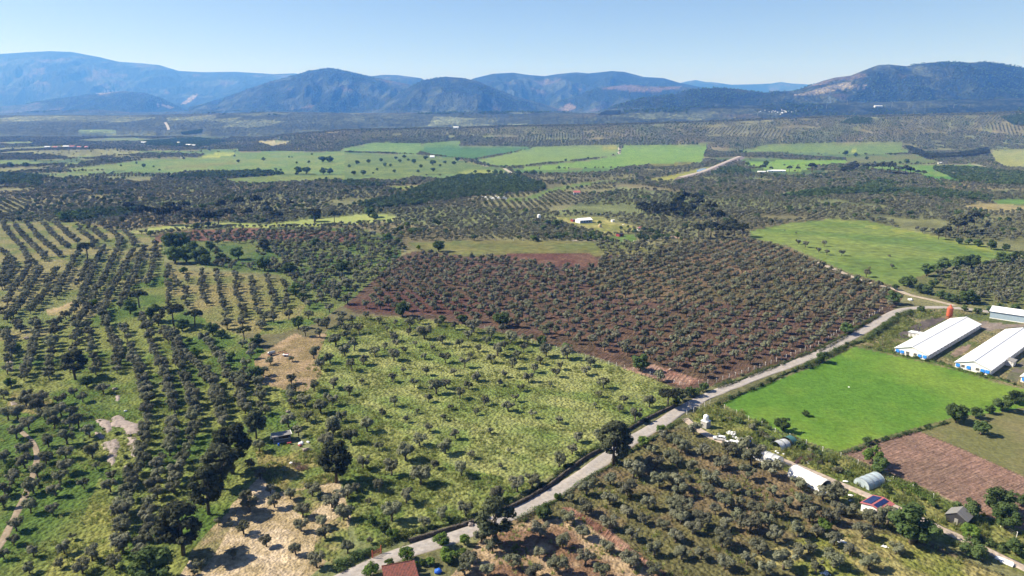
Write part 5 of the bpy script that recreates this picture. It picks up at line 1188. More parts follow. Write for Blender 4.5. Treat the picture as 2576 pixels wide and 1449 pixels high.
# ------------------------------------------------------------------ poultry barns
def ang(a, b): return math.atan2(b[1] - a[1], b[0] - a[0])
B1a = Vector(unproj([(3522.8 / 1.5652, 1388.9 / 1.5652)])[0]); B1b = Vector(unproj([(3650.8 / 1.5652, 1418.4 / 1.5652)])[0])
B1c = Vector(unproj([(3859.3 / 1.5652, 1293.6 / 1.5652)])[0])
B2a = Vector(unproj([(3759.3 / 1.5652, 1446 / 1.5652)])[0]); B2b = Vector(unproj([(3901.5 / 1.5652, 1476.1 / 1.5652)])[0])
BANG = ang(B1b, B1c)                       # direction along the barns
BLEN = (B1c - B1b).length
def barn(a, width, length, label, wins, vents, extra=None):
    """local x runs across the gable from corner a, local y runs back along the barn"""
    t = thing('poultry_barn', label, 'barn', (a.x, a.y, a.z - .1), BANG - math.pi / 2, 'long white poultry barns')
    e, rdg, w = 2.6, 4.9, width
    wall = MB().extrude([(0, -.6), (w, -.6), (w, e), (w / 2, rdg - .12), (0, e)], 'y', 0, length)
    wall.build('wall', M['white_wall'], t)
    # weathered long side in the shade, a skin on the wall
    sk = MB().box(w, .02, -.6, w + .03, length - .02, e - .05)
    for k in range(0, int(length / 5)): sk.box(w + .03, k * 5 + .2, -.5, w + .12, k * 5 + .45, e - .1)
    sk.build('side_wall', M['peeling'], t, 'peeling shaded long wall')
    sl = (rdg - e) / (w / 2); ov = .45
    rf = MB()
    for s in (-1, 1):
        x0 = w / 2; x1 = w / 2 + s * (w / 2 + ov); z1 = e - ov * sl
        rf.add([(x0, -.4, rdg), (x0, length + .4, rdg), (x1, length + .4, z1), (x1, -.4, z1), (x0, -.4, rdg + .1), (x0, length + .4, rdg + .1), (x1, length + .4, z1 + .1), (x1, -.4, z1 + .1)],
               [(0, 1, 2, 3), (7, 6, 5, 4), (0, 3, 7, 4), (1, 5, 6, 2), (2, 6, 7, 3), (0, 4, 5, 1)])
    roof = rf.build('roof', M['white_roof'], t)
    MB().box(w / 2 - .35, -.42, rdg + .06, w / 2 + .35, length + .42, rdg + .16).build('ridge_cap', M['ridge'], roof)
    tr = MB()
    for s in (-1, 1):
        tr.bar((w / 2, -.43, rdg + .02), (w / 2 + s * (w / 2 + ov), -.43, e - ov * sl + .02), .06, .2)
    tr.build('gable_trim', M['ridge'], roof)
    for f, c in wins:
        x = f * w
        fr = MB()
        for q in ((x - .8, .85, x + .8, .95), (x - .8, 2.12, x + .8, 2.22)): fr.box(q[0], -.1, q[1], q[2], 0.02, q[3])
        for q in (x - .8, x + .7): fr.box(q, -.1, .95, q + .1, .02, 2.12)
        o = fr.build('window', M['white_wall'] if c == 'b' else M['ridge'], t)
        if c == 'b':
            MB().add([(x - .78, -.12, 2.2), (x + .78, -.12, 2.2), (x + .78, -.42, .88), (x - .78, -.42, .88), (x - .78, -.06, 2.2), (x + .78, -.06, 2.2), (x + .78, -.36, .88), (x - .78, -.36, .88)],
                     [(0, 1, 2, 3), (7, 6, 5, 4), (0, 4, 5, 1), (1, 5, 6, 2), (2, 6, 7, 3), (3, 7, 4, 0)]).build('shutter', M['blue'], o, 'blue flap shutter')
        else:
            g = MB().box(x - .7, -.06, .95, x + .7, .015, 2.12)
            g.build('screen', M['mesh_grey'], o, 'dark grey screen')
    for k in range(vents):
        y = (k + .6) * length / vents
        MB().box(w + .03, y, e - .95, w + .1, y + 1.5, e - .45).build('vent', M['dark'], t)
    return t
W1 = (B1b - B1a).length; W2 = (B2b - B2a).length
barn(B1a, W1, BLEN, 'long white poultry barn with the orange silo behind it, left of the pair', [(.085, 'b'), (.225, 'b'), (.395, 'g'), (.63, 'g'), (.77, 'b'), (.92, 'b')], 16)
bt = barn(B2a, W2, BLEN, 'long white poultry barn with a small side shed, right of the pair', [(.08, 'b'), (.225, 'g'), (.385, 'b'), (.64, 'g'), (.78, 'b'), (.915, 'b')], 16)
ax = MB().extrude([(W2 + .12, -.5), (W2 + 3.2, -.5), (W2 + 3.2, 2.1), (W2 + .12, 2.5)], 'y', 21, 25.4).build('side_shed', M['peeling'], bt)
MB().add([(W2 + .14, 20.7, 2.56), (W2 + 3.6, 20.7, 2.1), (W2 + 3.6, 25.7, 2.1), (W2 + .14, 25.7, 2.56), (W2 + .14, 20.7, 2.64), (W2 + 3.6, 20.7, 2.18), (W2 + 3.6, 25.7, 2.18), (W2 + .14, 25.7, 2.64)],
         [(3, 2, 1, 0), (4, 5, 6, 7), (0, 1, 5, 4), (1, 2, 6, 5), (2, 3, 7, 6), (3, 0, 4, 7)]).build('shed_roof', M['greywood'], ax)
B3 = Vector(unproj([(4017.5 / 1.5652, 1503 / 1.5652)])[0])
barn(B3, W2, BLEN, 'white poultry barn cut off by the right edge of the photo', [(.085, 'b'), (.225, 'b'), (.395, 'g'), (.63, 'g'), (.77, 'b'), (.92, 'b')], 16)
# boiler shed with a black chimney beside the left barn
p = W(zY, 640, 712)
t = thing('boiler_shed', 'small pale boiler shed with a black chimney beside the left barn', 'shed', p, BANG - math.pi / 2)
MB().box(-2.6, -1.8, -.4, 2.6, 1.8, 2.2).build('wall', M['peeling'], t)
MB().add([(-3, -2.2, 2.22), (3, -2.2, 2.6), (3, 2.2, 2.6), (-3, 2.2, 2.22), (-3, -2.2, 2.32), (3, -2.2, 2.7), (3, 2.2, 2.7), (-3, 2.2, 2.32)], [(3, 2, 1, 0), (4, 5, 6, 7), (0, 1, 5, 4), (1, 2, 6, 5), (2, 3, 7, 6), (3, 0, 4, 7)]).build('roof', M['ridge'], t)
MB().tube((1.2, .6, 2.3), (1.2, .6, 5.0), .18).lathe([(.26, 4.9), (.3, 5.0), (.05, 5.3)], 10, (1.2, .6)).build('chimney', M['charcoal'], t)
# feed silo
p = W(zY, 1058, 492)
t = thing('feed_silo', 'tall orange feed silo behind the left poultry barn', 'silo', p, BANG)
MB().lathe([(1.5, 2.0), (1.52, 5.0), (1.5, 6.4), (.35, 7.4), (.35, 7.7)], 24).build('bin', M['orange'], t, smooth=False)
MB().lathe([(.25, .7), (1.5, 2.02)], 24).build('hopper', M['orange'], t)
b = MB()
for k in range(3): b.lathe([(1.56, 2.8 + k * 1.3), (1.58, 2.85 + k * 1.3), (1.56, 2.9 + k * 1.3)], 24)
b.build('hoop', M['orange'], t)
for k in range(6):
    a = k * math.pi / 3; MB().tube((1.5 * math.cos(a), 1.5 * math.sin(a), -.4), (1.5 * math.cos(a), 1.5 * math.sin(a), 2.6), .09, None, 6).build('leg', M['orange'], t)
l = MB()
for s in (-.22, .22): l.bar((-1.7, s, .2), (-1.7, s, 6.8), .06)
for k in range(15): l.bar((-1.7, -.22, .5 + k * .4), (-1.7, .22, .5 + k * .4), .04)
l.build('ladder', M['orange'], t)
MB().tube((.2, 0, 7.6), (1.0, .2, 8.2), .1, .1, 6).lathe([(.5, 7.65), (.5, 7.85), (.1, 8.2)], 12).build('lid', M['orange'], t)
# blue-grey shed
p = W(zY, 1562, 480); q = W(zY, 1990, 545); a = ang(p, q); L = (q - p).length + 8
t = thing('metal_shed', 'long blue grey metal shed with a pale roof, above the barns', 'shed', p, a)
MB().box(0, .1, -.5, L, 9, 4.0).build('wall', M['bluegrey'], t)
MB().add([(-.5, -.5, 3.98), (L + .5, -.5, 3.98), (L + .5, 9.6, 5.0), (-.5, 9.6, 5.0), (-.5, -.5, 4.14), (L + .5, -.5, 4.14), (L + .5, 9.6, 5.16), (-.5, 9.6, 5.16)], [(3, 2, 1, 0), (4, 5, 6, 7), (0, 1, 5, 4), (1, 2, 6, 5), (2, 3, 7, 6), (3, 0, 4, 7)]).build('roof', M['white_roof'], t)
MB().box(-.05, .02, -.5, L + .05, .1, .35).build('plinth', M['white_wall'], t)
# ------------------------------------------------------------------ water tank
p = W(zT, 452, 335); a0 = R(38)
t = thing('block_pedestal', 'square grey concrete block pedestal under the white water tank', 'pedestal', p, a0)
MB().box(-1.25, -1.25, -.4, 1.25, 1.25, 2.45).build('masonry', M['block'], t)
MB().box(-1.35, -1.35, 2.46, 1.35, 1.35, 2.62).build('slab', M['ridge'], t)
t = thing('water_tank', 'white plastic water tank on the grey block pedestal', 'water tank', p + Vector((0, 0, 2.63)), 0)
MB().lathe([(.93, 0), (.97, .15), (.94, .5), (.97, .6), (.94, 1.0), (.97, 1.1), (.94, 1.55), (.9, 1.85), (.45, 2.15)], 22).build('barrel', M['tankw'], t, smooth=True)
MB().lathe([(.36, 2.13), (.36, 2.27), (.1, 2.33)], 16).build('lid', M['tankw'], t)
# ------------------------------------------------------------------ cars
def car(p, a, label, hatch=False):
    t = thing('parked_car', label, 'car', p, a, 'white cars by the sack heap')
    side = [(-2.15, .38), (-2.2, .8), (-2.05, .98), (-1.0, 1.0), (1.15, .93), (1.95, .78), (2.15, .6), (2.12, .36)]
    cab = [(-2.0, .98), (-1.78, 1.42), (-.3, 1.5), (.35, 1.44), (1.1, .94)] if not hatch else [(-2.12, .98), (-2.0, 1.6), (-.2, 1.68), (.45, 1.58), (1.15, .94)]
    MB().extrude(side, 'y', -.86, .86).build('body', M['car'], t)
    g = MB().extrude([(x * .985, z) for x, z in cab], 'y', -.74, .74).build('windows', M['glass'], t)
    top = cab[1][1], cab[2][1], cab[3][1]
    MB().add([(cab[1][0], -.72, top[0] + .012), (cab[1][0], .72, top[0] + .012), (cab[2][0], .72, top[1] + .02), (cab[2][0], -.72, top[1] + .02), (cab[3][0], .7, top[2] + .012), (cab[3][0], -.7, top[2] + .012)], [(0, 1, 2, 3), (3, 2, 4, 5)]).build('roof', M['car'], t)
    pl = MB()
    for s in (-.735, .735):
        for i, j in ((0, 1), (2, 2), (3, 4)):
            A = cab[i]; Bq = cab[j] if i != j else (cab[i][0], .98)
            pl.bar((A[0], s, A[1]), (Bq[0], s, Bq[1]), .07, .09)
    pl.build('pillar', M['car'], t)
    for x in (-1.35, 1.35):
        for s in (-.8, .8):
            w = MB().tube((x, s - .11, .32), (x, s + .11, .32), .33, None, 14).build('wheel', M['tyre'], t)
            MB().tube((x, s - .125, .32), (x, s + .125, .32), .18, None, 10).build('rim', M['steel'], w)
    for s in (-.6, .6): MB().box(2.08, s - .18, .6, 2.17, s + .18, .74).build('headlight', M['ridge'], t)
    if hatch:
        MB().bar((-2.0, 0, 1.66), (-2.7, 0, 2.0), 1.3, .06).build('tailgate', M['car'], t, 'raised tailgate')
a1 = ang(W(zT, 535, 445), W(zT, 650, 462))
car(W(zT, 592, 462), a1 + math.pi, 'white car parked in front of the white sack heap')
car(W(zT, 706, 512), a1 + math.pi - .15, 'white estate car with open tailgate, nearer the olive tree', True)
# sacks
for i, (x, y, s) in enumerate([(585, 408, 1), (670, 400, 1.1), (695, 392, 1.2), (720, 400, 1.3), (745, 398, 1.1), (690, 412, 1.2), (715, 420, 1.2), (745, 418, 1.2), (730, 440, 1.1), (760, 452, 1.3), (785, 462, 1.2), (810, 462, 1.2), (835, 470, 1.), (775, 478, 1.), (820, 482, .9), (880, 455, .8), (905, 460, .9), (915, 452, .7)]):
    o = MB().lump((0, 0, .28 * s), (.62 * s, .45 * s, .38 * s), 2, .16, i, -.26 * s).build('sack', M['sack'], None, None, True)
    o.location = W(zT, x, y); o.rotation_euler = (0, 0, random.uniform(0, 3))
    tag(o, ['white sack lying in the heap behind the parked cars', 'white sack at the blue bundle end of the heap'][x > 800] if i else 'single white sack apart behind the first parked car', 'sack', 'white sacks heaped by the cars')
o = MB().lump((0, 0, .4), (.8, .6, .5), 2, .25, 77, -.35).build('tarp_bundle', M['bluetarp']); o.location = W(zT, 880, 485); tag(o, 'bright blue tarpaulin bundle at the end of the sack heap', 'tarpaulin')
o = MB().lump((0, 0, .3), (.4, .35, .35), 2, .2, 78, -.26).build('bag', M['redpaint']); o.location = W(zT, 906, 448); tag(o, 'small red bag beside the blue bundle', 'bag')
o = MB().lump((0, 0, .4), (1.6, 1., .5), 2, .3, 79, -.35).build('tarp_bundle', M['bluetarp']); o.location = W(zT, 1665, 1000); tag(o, 'blue tarpaulin heap at the mouth of the white tunnel', 'tarpaulin')
# ------------------------------------------------------------------ plastic tunnels
def tunnel(name, p0, p1, rad, hgt, mat, label, ends=(1, 1), ribs=True, dark=False, seg=14):
    p0 = Vector(p0); p1 = Vector(p1); L = (p1 - p0).length
    t = thing(name, label, 'greenhouse', p0, ang(p0, p1))
    prof = [(rad * math.cos(k * math.pi / seg) * (1 if 0 < k < seg else 1.02), hgt * math.sin(k * math.pi / seg) ** .8 if 0 < k < seg else -.3) for k in range(seg + 1)]
    nx = max(int(L / 1.0), 2); v = []; f = []; n = seg + 1
    rr = random.Random(int(L * 100))
    for i in range(nx + 1):
        sag = .05 if i % 2 else 0
        for y, z in prof: v.append((L * i / nx, y * (1 - sag * .3), z * (1 - sag) + rr.uniform(-.02, .02)))
    for i in range(nx):
        for k in range(seg): f.append((i * n + k, i * n + k + 1, (i + 1) * n + k + 1, (i + 1) * n + k))
    MB().add(v, f).build('cover', mat, t, None, False)
    for e, on in zip((0, 1), ends):
        if on:
            x = L * e; c = MB()
            c.add([(x, y * .985, z * .985) for y, z in prof], [tuple(range(n))]); c.build('end_sheet', mat, t)
    hoops = [0, L] + ([L * i / max(int(L / 2), 1) for i in range(1, int(L / 2))] if ribs else [])
    for x in hoops:
        h = MB()
        for k in range(seg): h.bar((x, prof[k][0] * 1.012, prof[k][1] * 1.012 + .02), (x, prof[k + 1][0] * 1.012, prof[k + 1][1] * 1.012 + .02), .07)
        h.build('hoop', M['steel'] if not dark else M['charcoal'], t)
    return t
tunnel('tunnel_greenhouse', W(zT, 955, 618), W(zT, 1190, 718), 2.5, 2.9, M['film'], 'clear plastic tunnel greenhouse left of the solid white tunnel', (1, 1))
tw = tunnel('tunnel_greenhouse', W(zT, 1330, 800), W(zT, 1650, 962), 2.9, 3.0, M['whitefilm'], 'long opaque white tunnel with a dark open end', (1, 0), False)
tunnel('tunnel_greenhouse', W(zT, 2010, 930), W(zT, 2170, 868), 2.6, 2.6, M['bluefilm'], 'bluish plastic tunnel right of the farm track', (1, 1))
tunnel('tunnel_greenhouse', W(zT, 1150, 548), W(zT, 1255, 515), 2.3, 2.3, M['film'], 'small open ended clear tunnel beside the teal net', (0, 0), True, True)
tunnel('tunnel_greenhouse', W(zT, 1262, 512), W(zT, 1315, 492), 2.5, 2.6, M['teal'], 'dark teal net tunnel behind the small clear one', (0, 1), False, True)
for i, (x, y) in enumerate([(1440, 650), (1470, 655), (1500, 650), (1530, 655)]):
    o = MB().box(-.55, -4.2, -.1, .55, 4.2, .28); o.box(-.42, -4.05, .28, .42, 4.05, .34)
    o = o.build('seed_bed', M['soilbed']); o.location = W(zT, 1400 + i * 42, 655 - i * 2); o.rotation_euler = (0, 0, R(-43)); tag(o, '%s of four dark seedling beds beside the track' % ['leftmost', 'second', 'third', 'rightmost'][i], 'seed bed', 'dark seedling beds')
for x, y, lb in [(1165, 580, 'pale slab leaning before the small clear tunnel'), (1180, 598, 'white bucket shaped rubble before the small clear tunnel'), (1236, 608, 'white scrap right of the small clear tunnel'), (1468, 690, 'white scrap at the near end of the seed beds'), (1490, 705, 'pale scrap nearest the track by the seed beds')]:
    o = MB().lump((0, 0, .15), (.6, .45, .25), 1, .3, x, -.12).build('rubble', M['sack']); o.location = W(zT, x, y); tag(o, lb, 'rubble')
# ------------------------------------------------------------------ houses and huts
def gable_house(name, label, cat, p, a, L, w, e, r, wall, roof, ov=.35, group=None):
    t = thing(name, label, cat, p, a, group)
    MB().extrude([(-w / 2, -.5), (w / 2, -.5), (w / 2, e), (0, r - .08), (-w / 2, e)], 'x', -L / 2, L / 2).build('wall', wall, t)
    b = MB(); sl = (r - e) / (w / 2)
    for s in (-1, 1):
        y1 = s * (w / 2 + ov); z1 = e - ov * sl
        b.add([(-L / 2 - ov, 0, r), (L / 2 + ov, 0, r), (L / 2 + ov, y1, z1), (-L / 2 - ov, y1, z1), (-L / 2 - ov, 0, r + .1), (L / 2 + ov, 0, r + .1), (L / 2 + ov, y1, z1 + .1), (-L / 2 - ov, y1, z1 + .1)],
              [(0, 1, 2, 3), (7, 6, 5, 4), (0, 3, 7, 4), (1, 5, 6, 2), (2, 6, 7, 3), (0, 4, 5, 1)])
    ro = b.build('roof', roof, t)
    return t, ro
# solar cabin
p = W(zS, 775, 505); a = ang(W(zS, 690, 540), W(zS, 890, 452)) + R(6)
t, ro = gable_house('solar_cabin', 'white cabin with a red roof carrying solar panels', 'cabin', p, a, 6.6, 5.6, 2.5, 3.1, M['white_wall'], M['pinkred'])
sl = .6 / 2.8
def panel(x0, x1, y0, y1, nm='solar_panel'):
    z = lambda y: 3.1 - abs(y) * sl + .17
    pn = MB().add([(x0, y0, z(y0)), (x1, y0, z(y0)), (x1, y1, z(y1)), (x0, y1, z(y1)), (x0, y0, z(y0) + .05), (x1, y0, z(y0) + .05), (x1, y1, z(y1) + .05), (x0, y1, z(y1) + .05)], [(3, 2, 1, 0), (4, 5, 6, 7), (0, 1, 5, 4), (1, 2, 6, 5), (2, 3, 7, 6), (3, 0, 4, 7)]).build(nm, M['solar'], ro)
for k in range(4): panel(-3.0 + k * 1.5, -3.0 + k * 1.5 + 1.42, .3, 2.75)
for k in range(4): panel(-3.0 + k * 1.5, -3.0 + k * 1.5 + 1.44, -1.7, -.35)
MB().box(-3.36, -.5, -.3, -3.3, .45, 2.0).build('door', M['greywood'], t)
MB().box(-1.2, 2.8, 1.0, -.2, 2.84, 1.9).build('window', M['dark'], t)
MB().tube((-3.5, -1.8, -.3), (-3.5, -1.8, 2.6), .09).build('post', M['redpaint'], t)
# grey hut
p = W(zS, 1775, 628); a = ang(W(zS, 1740, 575), W(zS, 1830, 485))
t, ro = gable_house('garden_hut', 'grey gabled hut with dark walls by the ploughed field corner', 'hut', p, a, 4.6, 5.2, 2.1, 3.6, M['charcoal'], M['grey_roof'], .25)
MB().box(-2.36, -.5, -.3, -2.3, .4, 1.8).build('door', M['greywood'], t)
# red-roofed house at the lower edge
c1 = W(zV, 355, 1052); c2 = W(zV, 705, 985)
a = ang(c1, c2)
t = thing('tiled_house', 'white house with a weathered red tile roof at the lower edge', 'house', c1, a)
Lh = (c2 - c1).length + .6; Dh = 7.
MB().box(.1, -Dh, -.5, Lh, -.1, 2.5).build('wall', M['white_wall'], t)
MB().add([(-.35, .25, 3.15), (Lh + .35, .25, 3.15), (Lh + .35, -Dh - .4, 2.45), (-.35, -Dh - .4, 2.45), (-.35, .25, 3.27), (Lh + .35, .25, 3.27), (Lh + .35, -Dh - .4, 2.57), (-.35, -Dh - .4, 2.57)], [(0, 1, 2, 3), (7, 6, 5, 4), (0, 3, 7, 4), (1, 5, 6, 2), (2, 6, 7, 3), (0, 4, 5, 1)]).build('roof', M['tile'], t)
MB().add([(.1, -.1, 2.5), (.1, -Dh, 2.5), (.1, -.1, 3.1)], [(0, 1, 2)]).add([(Lh, -.1, 2.5), (Lh, -Dh, 2.5), (Lh, -.1, 3.1)], [(2, 1, 0)]).add([(.1, -.1, 2.5), (Lh, -.1, 2.5), (Lh, -.1, 3.12), (.1, -.1, 3.12)], [(0, 1, 2, 3)]).build('gable', M['white_wall'], t)
rd = MB()
for k in range(int(Lh / .45)): rd.tube((-.3 + k * .45, .22, 3.3), (.12 + k * .45, .22, 3.31), .14, .11, 7)
rd.build('ridge_tiles', M['tile'], t)
MB().box(.06, -3.4, .9, .1, -2.2, 1.9).build('window', M['dark'], t)
o = MB().lump((0, 0, .5), (1.0, .8, .7), 2, .2, 5, -.45).build('tarp_bundle', M['bluetarp']); o.location = W(zV, 1045, 985); tag(o, 'blue tarpaulin bundle right of the red-roofed house', 'tarpaulin')
# rusty gate by the road
g0 = W(zV, 215, 800); g1 = W(zV, 325, 735); a = ang(g0, g1); L = (g1 - g0).length
t = thing('metal_gate', 'rusty red metal gate beside the road near the lower edge', 'gate', g0, a)
for x in (0, L): MB().box(x - .1, -.1, -.3, x + .1, .1, 2.3).build('gate_post', M['rust'], t)
b = MB()
for k in range(int(L / .3)): b.bar((.2 + k * .3, 0, .1), (.2 + k * .3, 0, 1.7), .04)
for z_ in (.25, .95, 1.6): b.bar((.1, 0, z_), (L - .1, 0, z_), .06)
b.build('leaf', M['rust'], t)
# wooden hut
p = W(zU, 465, 795); hx = W(zU, 585, 770) - W(zU, 350, 815); a = ang(W(zU, 350, 812), W(zU, 585, 768))
t = thing('wooden_hut', 'dark wooden hut with an open front and grey lean-to roof', 'hut', p, a)
w2 = 2.9
MB().box(-w2, 3.3, -.4, w2, 3.42, 2.3).build('back_wall', M['wood'], t)
MB().box(-w2, .1, -.4, -w2 + .1, 3.3, 2.35).build('side_wall', M['charcoal'], t)
MB().box(w2 - .1, 1.2, -.4, w2, 3.3, 2.35).build('side_wall', M['wood'], t)
MB().box(-w2, .0, -.3, w2, 3.3, .45).build('deck', M['greywood'], t)
for x in (-w2 + .08, 0, w2 - .08): MB().box(x - .07, -.05, -.4, x + .07, .09, 2.5).build('post', M['greywood'], t)
MB().box(-w2 + .2, .0, 1.1, w2 - .2, .06, 1.25).build('rail', M['ridge'], t)
MB().box(-1.9, 2.2, .45, -.9, 3.2, 1.6).build('cupboard', M['ridge'], t); MB().box(.4, 1.6, .45, 2.2, 3.1, .95).build('bench', M['wood'], t)
MB().add([(-w2 - .4, -.5, 2.62), (w2 + .4, -.5, 2.62), (w2 + .4, 3.8, 2.36), (-w2 - .4, 3.8, 2.36), (-w2 - .4, -.5, 2.7), (w2 + .4, -.5, 2.7), (w2 + .4, 3.8, 2.44), (-w2 - .4, 3.8, 2.44)], [(3, 2, 1, 0), (4, 5, 6, 7), (0, 1, 5, 4), (1, 2, 6, 5), (2, 3, 7, 6), (3, 0, 4, 7)]).build('roof', M['grey_roof'], t)
MB().bar((w2 + .35, -.52, 2.76), (w2 + .35, 3.8, 2.5), .12, .1).build('roof_edge', M['white_wall'], t)
p = W(zU, 575, 830)
t = thing('garden_table', 'small red table right of the wooden hut', 'table', p, a)
MB().box(-.7, -.4, .68, .7, .4, .75).build('tabletop', M['redpaint'], t)
for x in (-.6, .6):
    for y in (-.3, .3): MB().box(x - .04, y - .04, -.1, x + .04, y + .04, .68).build('leg', M['rust'], t)
o = MB().lathe([(.28, 0), (.33, .3), (.3, .85), (.2, .95)], 14).build('barrel', M['bluetarp']); o.location = W(zU, 405, 850); tag(o, 'blue barrel in the shade before the wooden hut', 'barrel')
p = W(zU, 295, 770)
t = thing('water_tank', 'small white tank left of the wooden hut', 'water tank', p, a)
MB().lathe([(.5, .9), (.52, 1.0), (.5, 2.0), (.2, 2.2)], 14).build('barrel', M['tankw'], t)
st = MB()
for x in (-.4, .4):
    for y in (-.4, .4): st.bar((x, y, -.2), (x, y, .9), .08)
st.box(-.5, -.5, .82, .5, .5, .9).build('stand', M['charcoal'], t)
for i, (x, y, s, m, lb) in enumerate([(760, 830, .9, 'sack', 'white scrap sheet in the junk right of the hut'), (785, 800, .6, 'sack', 'smaller white scrap behind the junk heap'), (750, 855, .6, 'redpaint', 'reddish scrap at the left of the junk heap'), (885, 800, .6, 'sack', 'white scrap piece at the right of the junk heap'), (850, 935, 1.2, 'rock', 'pale heap of debris below the junk'), (925, 925, .5, 'sack', 'small white scrap beside the debris heap'), (605, 1140, .55, 'sack', 'white chair shaped scrap on the grass below the hut'), (555, 310, .9, 'rock', 'round pale boulder behind the wooden hut')]):
    o = MB().lump((0, 0, s * .4), (s, s * .75, s * .6), 2, .35, 40 + i, -.35 * s).build('boulder' if 'boulder' in lb else 'scrap', M[m]); o.location = W(zU, x, y); tag(o, lb, 'boulder' if 'boulder' in lb else 'scrap')
def brush(p, r, label, mat='bark', n=130):
    b = MB()
    for i in range(n):
        q = Vector((random.gauss(0, r[0] * .45), random.gauss(0, r[1] * .45), abs(random.gauss(0, r[2] * .5))))
        d = Vector((random.uniform(-1, 1), random.uniform(-1, 1), random.uniform(-.3, .4))).normalized() * random.uniform(.5, 1.2)
        b.tube(q - d * .5, q + d * .5, .05, .02, 4)
    o = b.build('brushwood_pile', M[mat]); o.location = p; tag(o, label, 'wood pile')
brush(W(zU, 780, 1225), (2.6, 1.3, 1.), 'reddish brown brushwood pile below the wooden hut', 'wood', 220)
brush(W(zU, 690, 1165), (1.8, .9, .9), 'grey brushwood pile left of the reddish one')
# trailer and wreck on the pink clearing
p = W(zX, 505, 715); a = ang(W(zX, 420, 700), W(zX, 610, 655))
t = thing('tank_trailer', 'silver cylindrical tank trailer on the pink dirt clearing', 'trailer', p, a)
tk = MB()
for s0, s1, r0, r1 in ((-1.75, -1.5, .45, .72), (-1.5, 1.5, .72, .72), (1.5, 1.75, .72, .45)): tk.tube((s0, 0, 1.25), (s1, 0, 1.25), r0, r1, 18)
tk.build('tank', M['steel'], t)
MB().box(-1.9, -.55, .5, 1.9, .55, .6).bar((1.9, 0, .55), (3.6, 0, .5), .14).build('chassis', M['rust'], t)
for s in (-.75, .75): MB().tube((-.4, s - .12, .42), (-.4, s + .12, .42), .45, None, 16).build('wheel', M['tyre'], t)
p = W(zX, 905, 745)
t = thing('small_trailer', 'small white and red trailer with dark wheels on the pink clearing', 'trailer', p, a - R(40))
MB().box(-1.3, -.7, .5, 1.3, .7, 1.0).build('bed', M['sack'], t); MB().box(-.6, .2, 1.0, 1.2, .72, 1.25).build('load', M['redpaint'], t)
MB().bar((1.3, 0, .55), (2.6, 0, .45), .1).build('drawbar', M['rust'], t)
for s in (-.82, .82): MB().tube((0, s - .1, .38), (0, s + .1, .38), .4, None, 14).build('wheel', M['tyre'], t)
p = W(zX, 800, 640)
t = thing('field_plough', 'dark field plough standing behind the small trailer', 'plough', p, a)
b = MB().bar((-1.8, 0, .7), (1.8, 0, .8), .16)
b.build('beam', M['charcoal'], t)
for k in range(4): MB().bar((-1.4 + k * .9, 0, .75), (-1.7 + k * .9, .2, 0), .08).bar((-1.7 + k * .9, .2, .02), (-1.1 + k * .9, .5, .25), .25, .05).build('share', M['rust'], t)
b = MB().tube((0, 0, .15), (3.2, 0, .35), .2, .13, 8); o = b.build('fallen_log', M['bark']); o.location = W(zX, 1185, 1165); o.rotation_euler = (0, 0, R(-50)); tag(o, 'dark fallen log on the lower part of the pink clearing', 'log')
# ------------------------------------------------------------------ stones
def slab(z, pts, h, label, seed):
    q = unproj(P(z, *pts)); c = q.mean(0)
    r = np.random.default_rng(seed); n = 26
    poly = q[:, :2] - c[:2]
    px0, py0 = poly.min(0); px1, py1 = poly.max(0)
    gx, gy = np.meshgrid(np.linspace(px0, px1, 40), np.linspace(py0, py1, 40), indexing='ij')
    inside = inpoly(gx + (fbm(gx + c[0], gy + c[1], 2.2, 3, 1) - .5) * 1.6, gy + (fbm(gx + c[0], gy + c[1], 2.2, 3, 2) - .5) * 1.6, poly)
    dist = np.full(gx.shape, 9.)
    ox, oy = np.nonzero(~inside)
    if len(ox):
        op_ = np.stack([gx[ox, oy], gy[ox, oy]], 1)
        for i in range(40):
            for j in range(40):
                if inside[i, j]: dist[i, j] = np.sqrt(((op_ - [gx[i, j], gy[i, j]]) ** 2).sum(1).min())
                else: dist[i, j] = 0
    gz = height(gx + c[0], gy + c[1]) - c[2]
    zt = gz - .03 + np.minimum(dist / 1.4, 1) ** .6 * h * (.6 + .8 * fbm(gx + c[0], gy + c[1], 1.6, 4, 3))
    v = np.stack([gx.ravel(), gy.ravel(), zt.ravel()], 1); f = []
    for i in range(39):
        for j in range(39):
            if inside[i:i + 2, j:j + 2].any(): f.append((i * 40 + j, (i + 1) * 40 + j, (i + 1) * 40 + j + 1, i * 40 + j + 1))
    if not f: return
    me = np_mesh('rock_slab', v, np.array(f), M['rock'], False)
    o = link('rock_slab', me); o.location = c; tag(o, label, 'rock', 'pale rock outcrop')
slab(zA, [(680, 340), (720, 330), (790, 345), (800, 400), (770, 430), (730, 385)], .5, 'pale rock slab at the upper left of the outcrop', 1)
slab(zA, [(790, 320), (860, 300), (880, 340), (990, 370), (990, 420), (920, 440), (880, 390), (800, 380)], .5, 'wide pale rock slab at the top right of the outcrop', 2)
slab(zA, [(735, 500), (830, 470), (850, 520), (830, 600), (810, 670), (775, 640), (780, 560), (735, 540)], .5, 'tall pale rock slab at the bottom of the outcrop', 3)
slab(zA, [(910, 460), (960, 455), (990, 520), (985, 590), (950, 600), (920, 530)], .5, 'narrow pale rock slab at the right of the outcrop', 4)
slab(zA, [(675, 425), (720, 430), (748, 462), (715, 470)], .5, 'small pale rock left of the outcrop centre', 5)
slab(zA, [(820, 165), (855, 165), (845, 205), (825, 200)], .5, 'small pale rock above the outcrop', 6)
slab(zD, [(45, 1130), (90, 1120), (85, 1200), (50, 1200)], .5, 'pale rock at the left edge of the photo', 7)
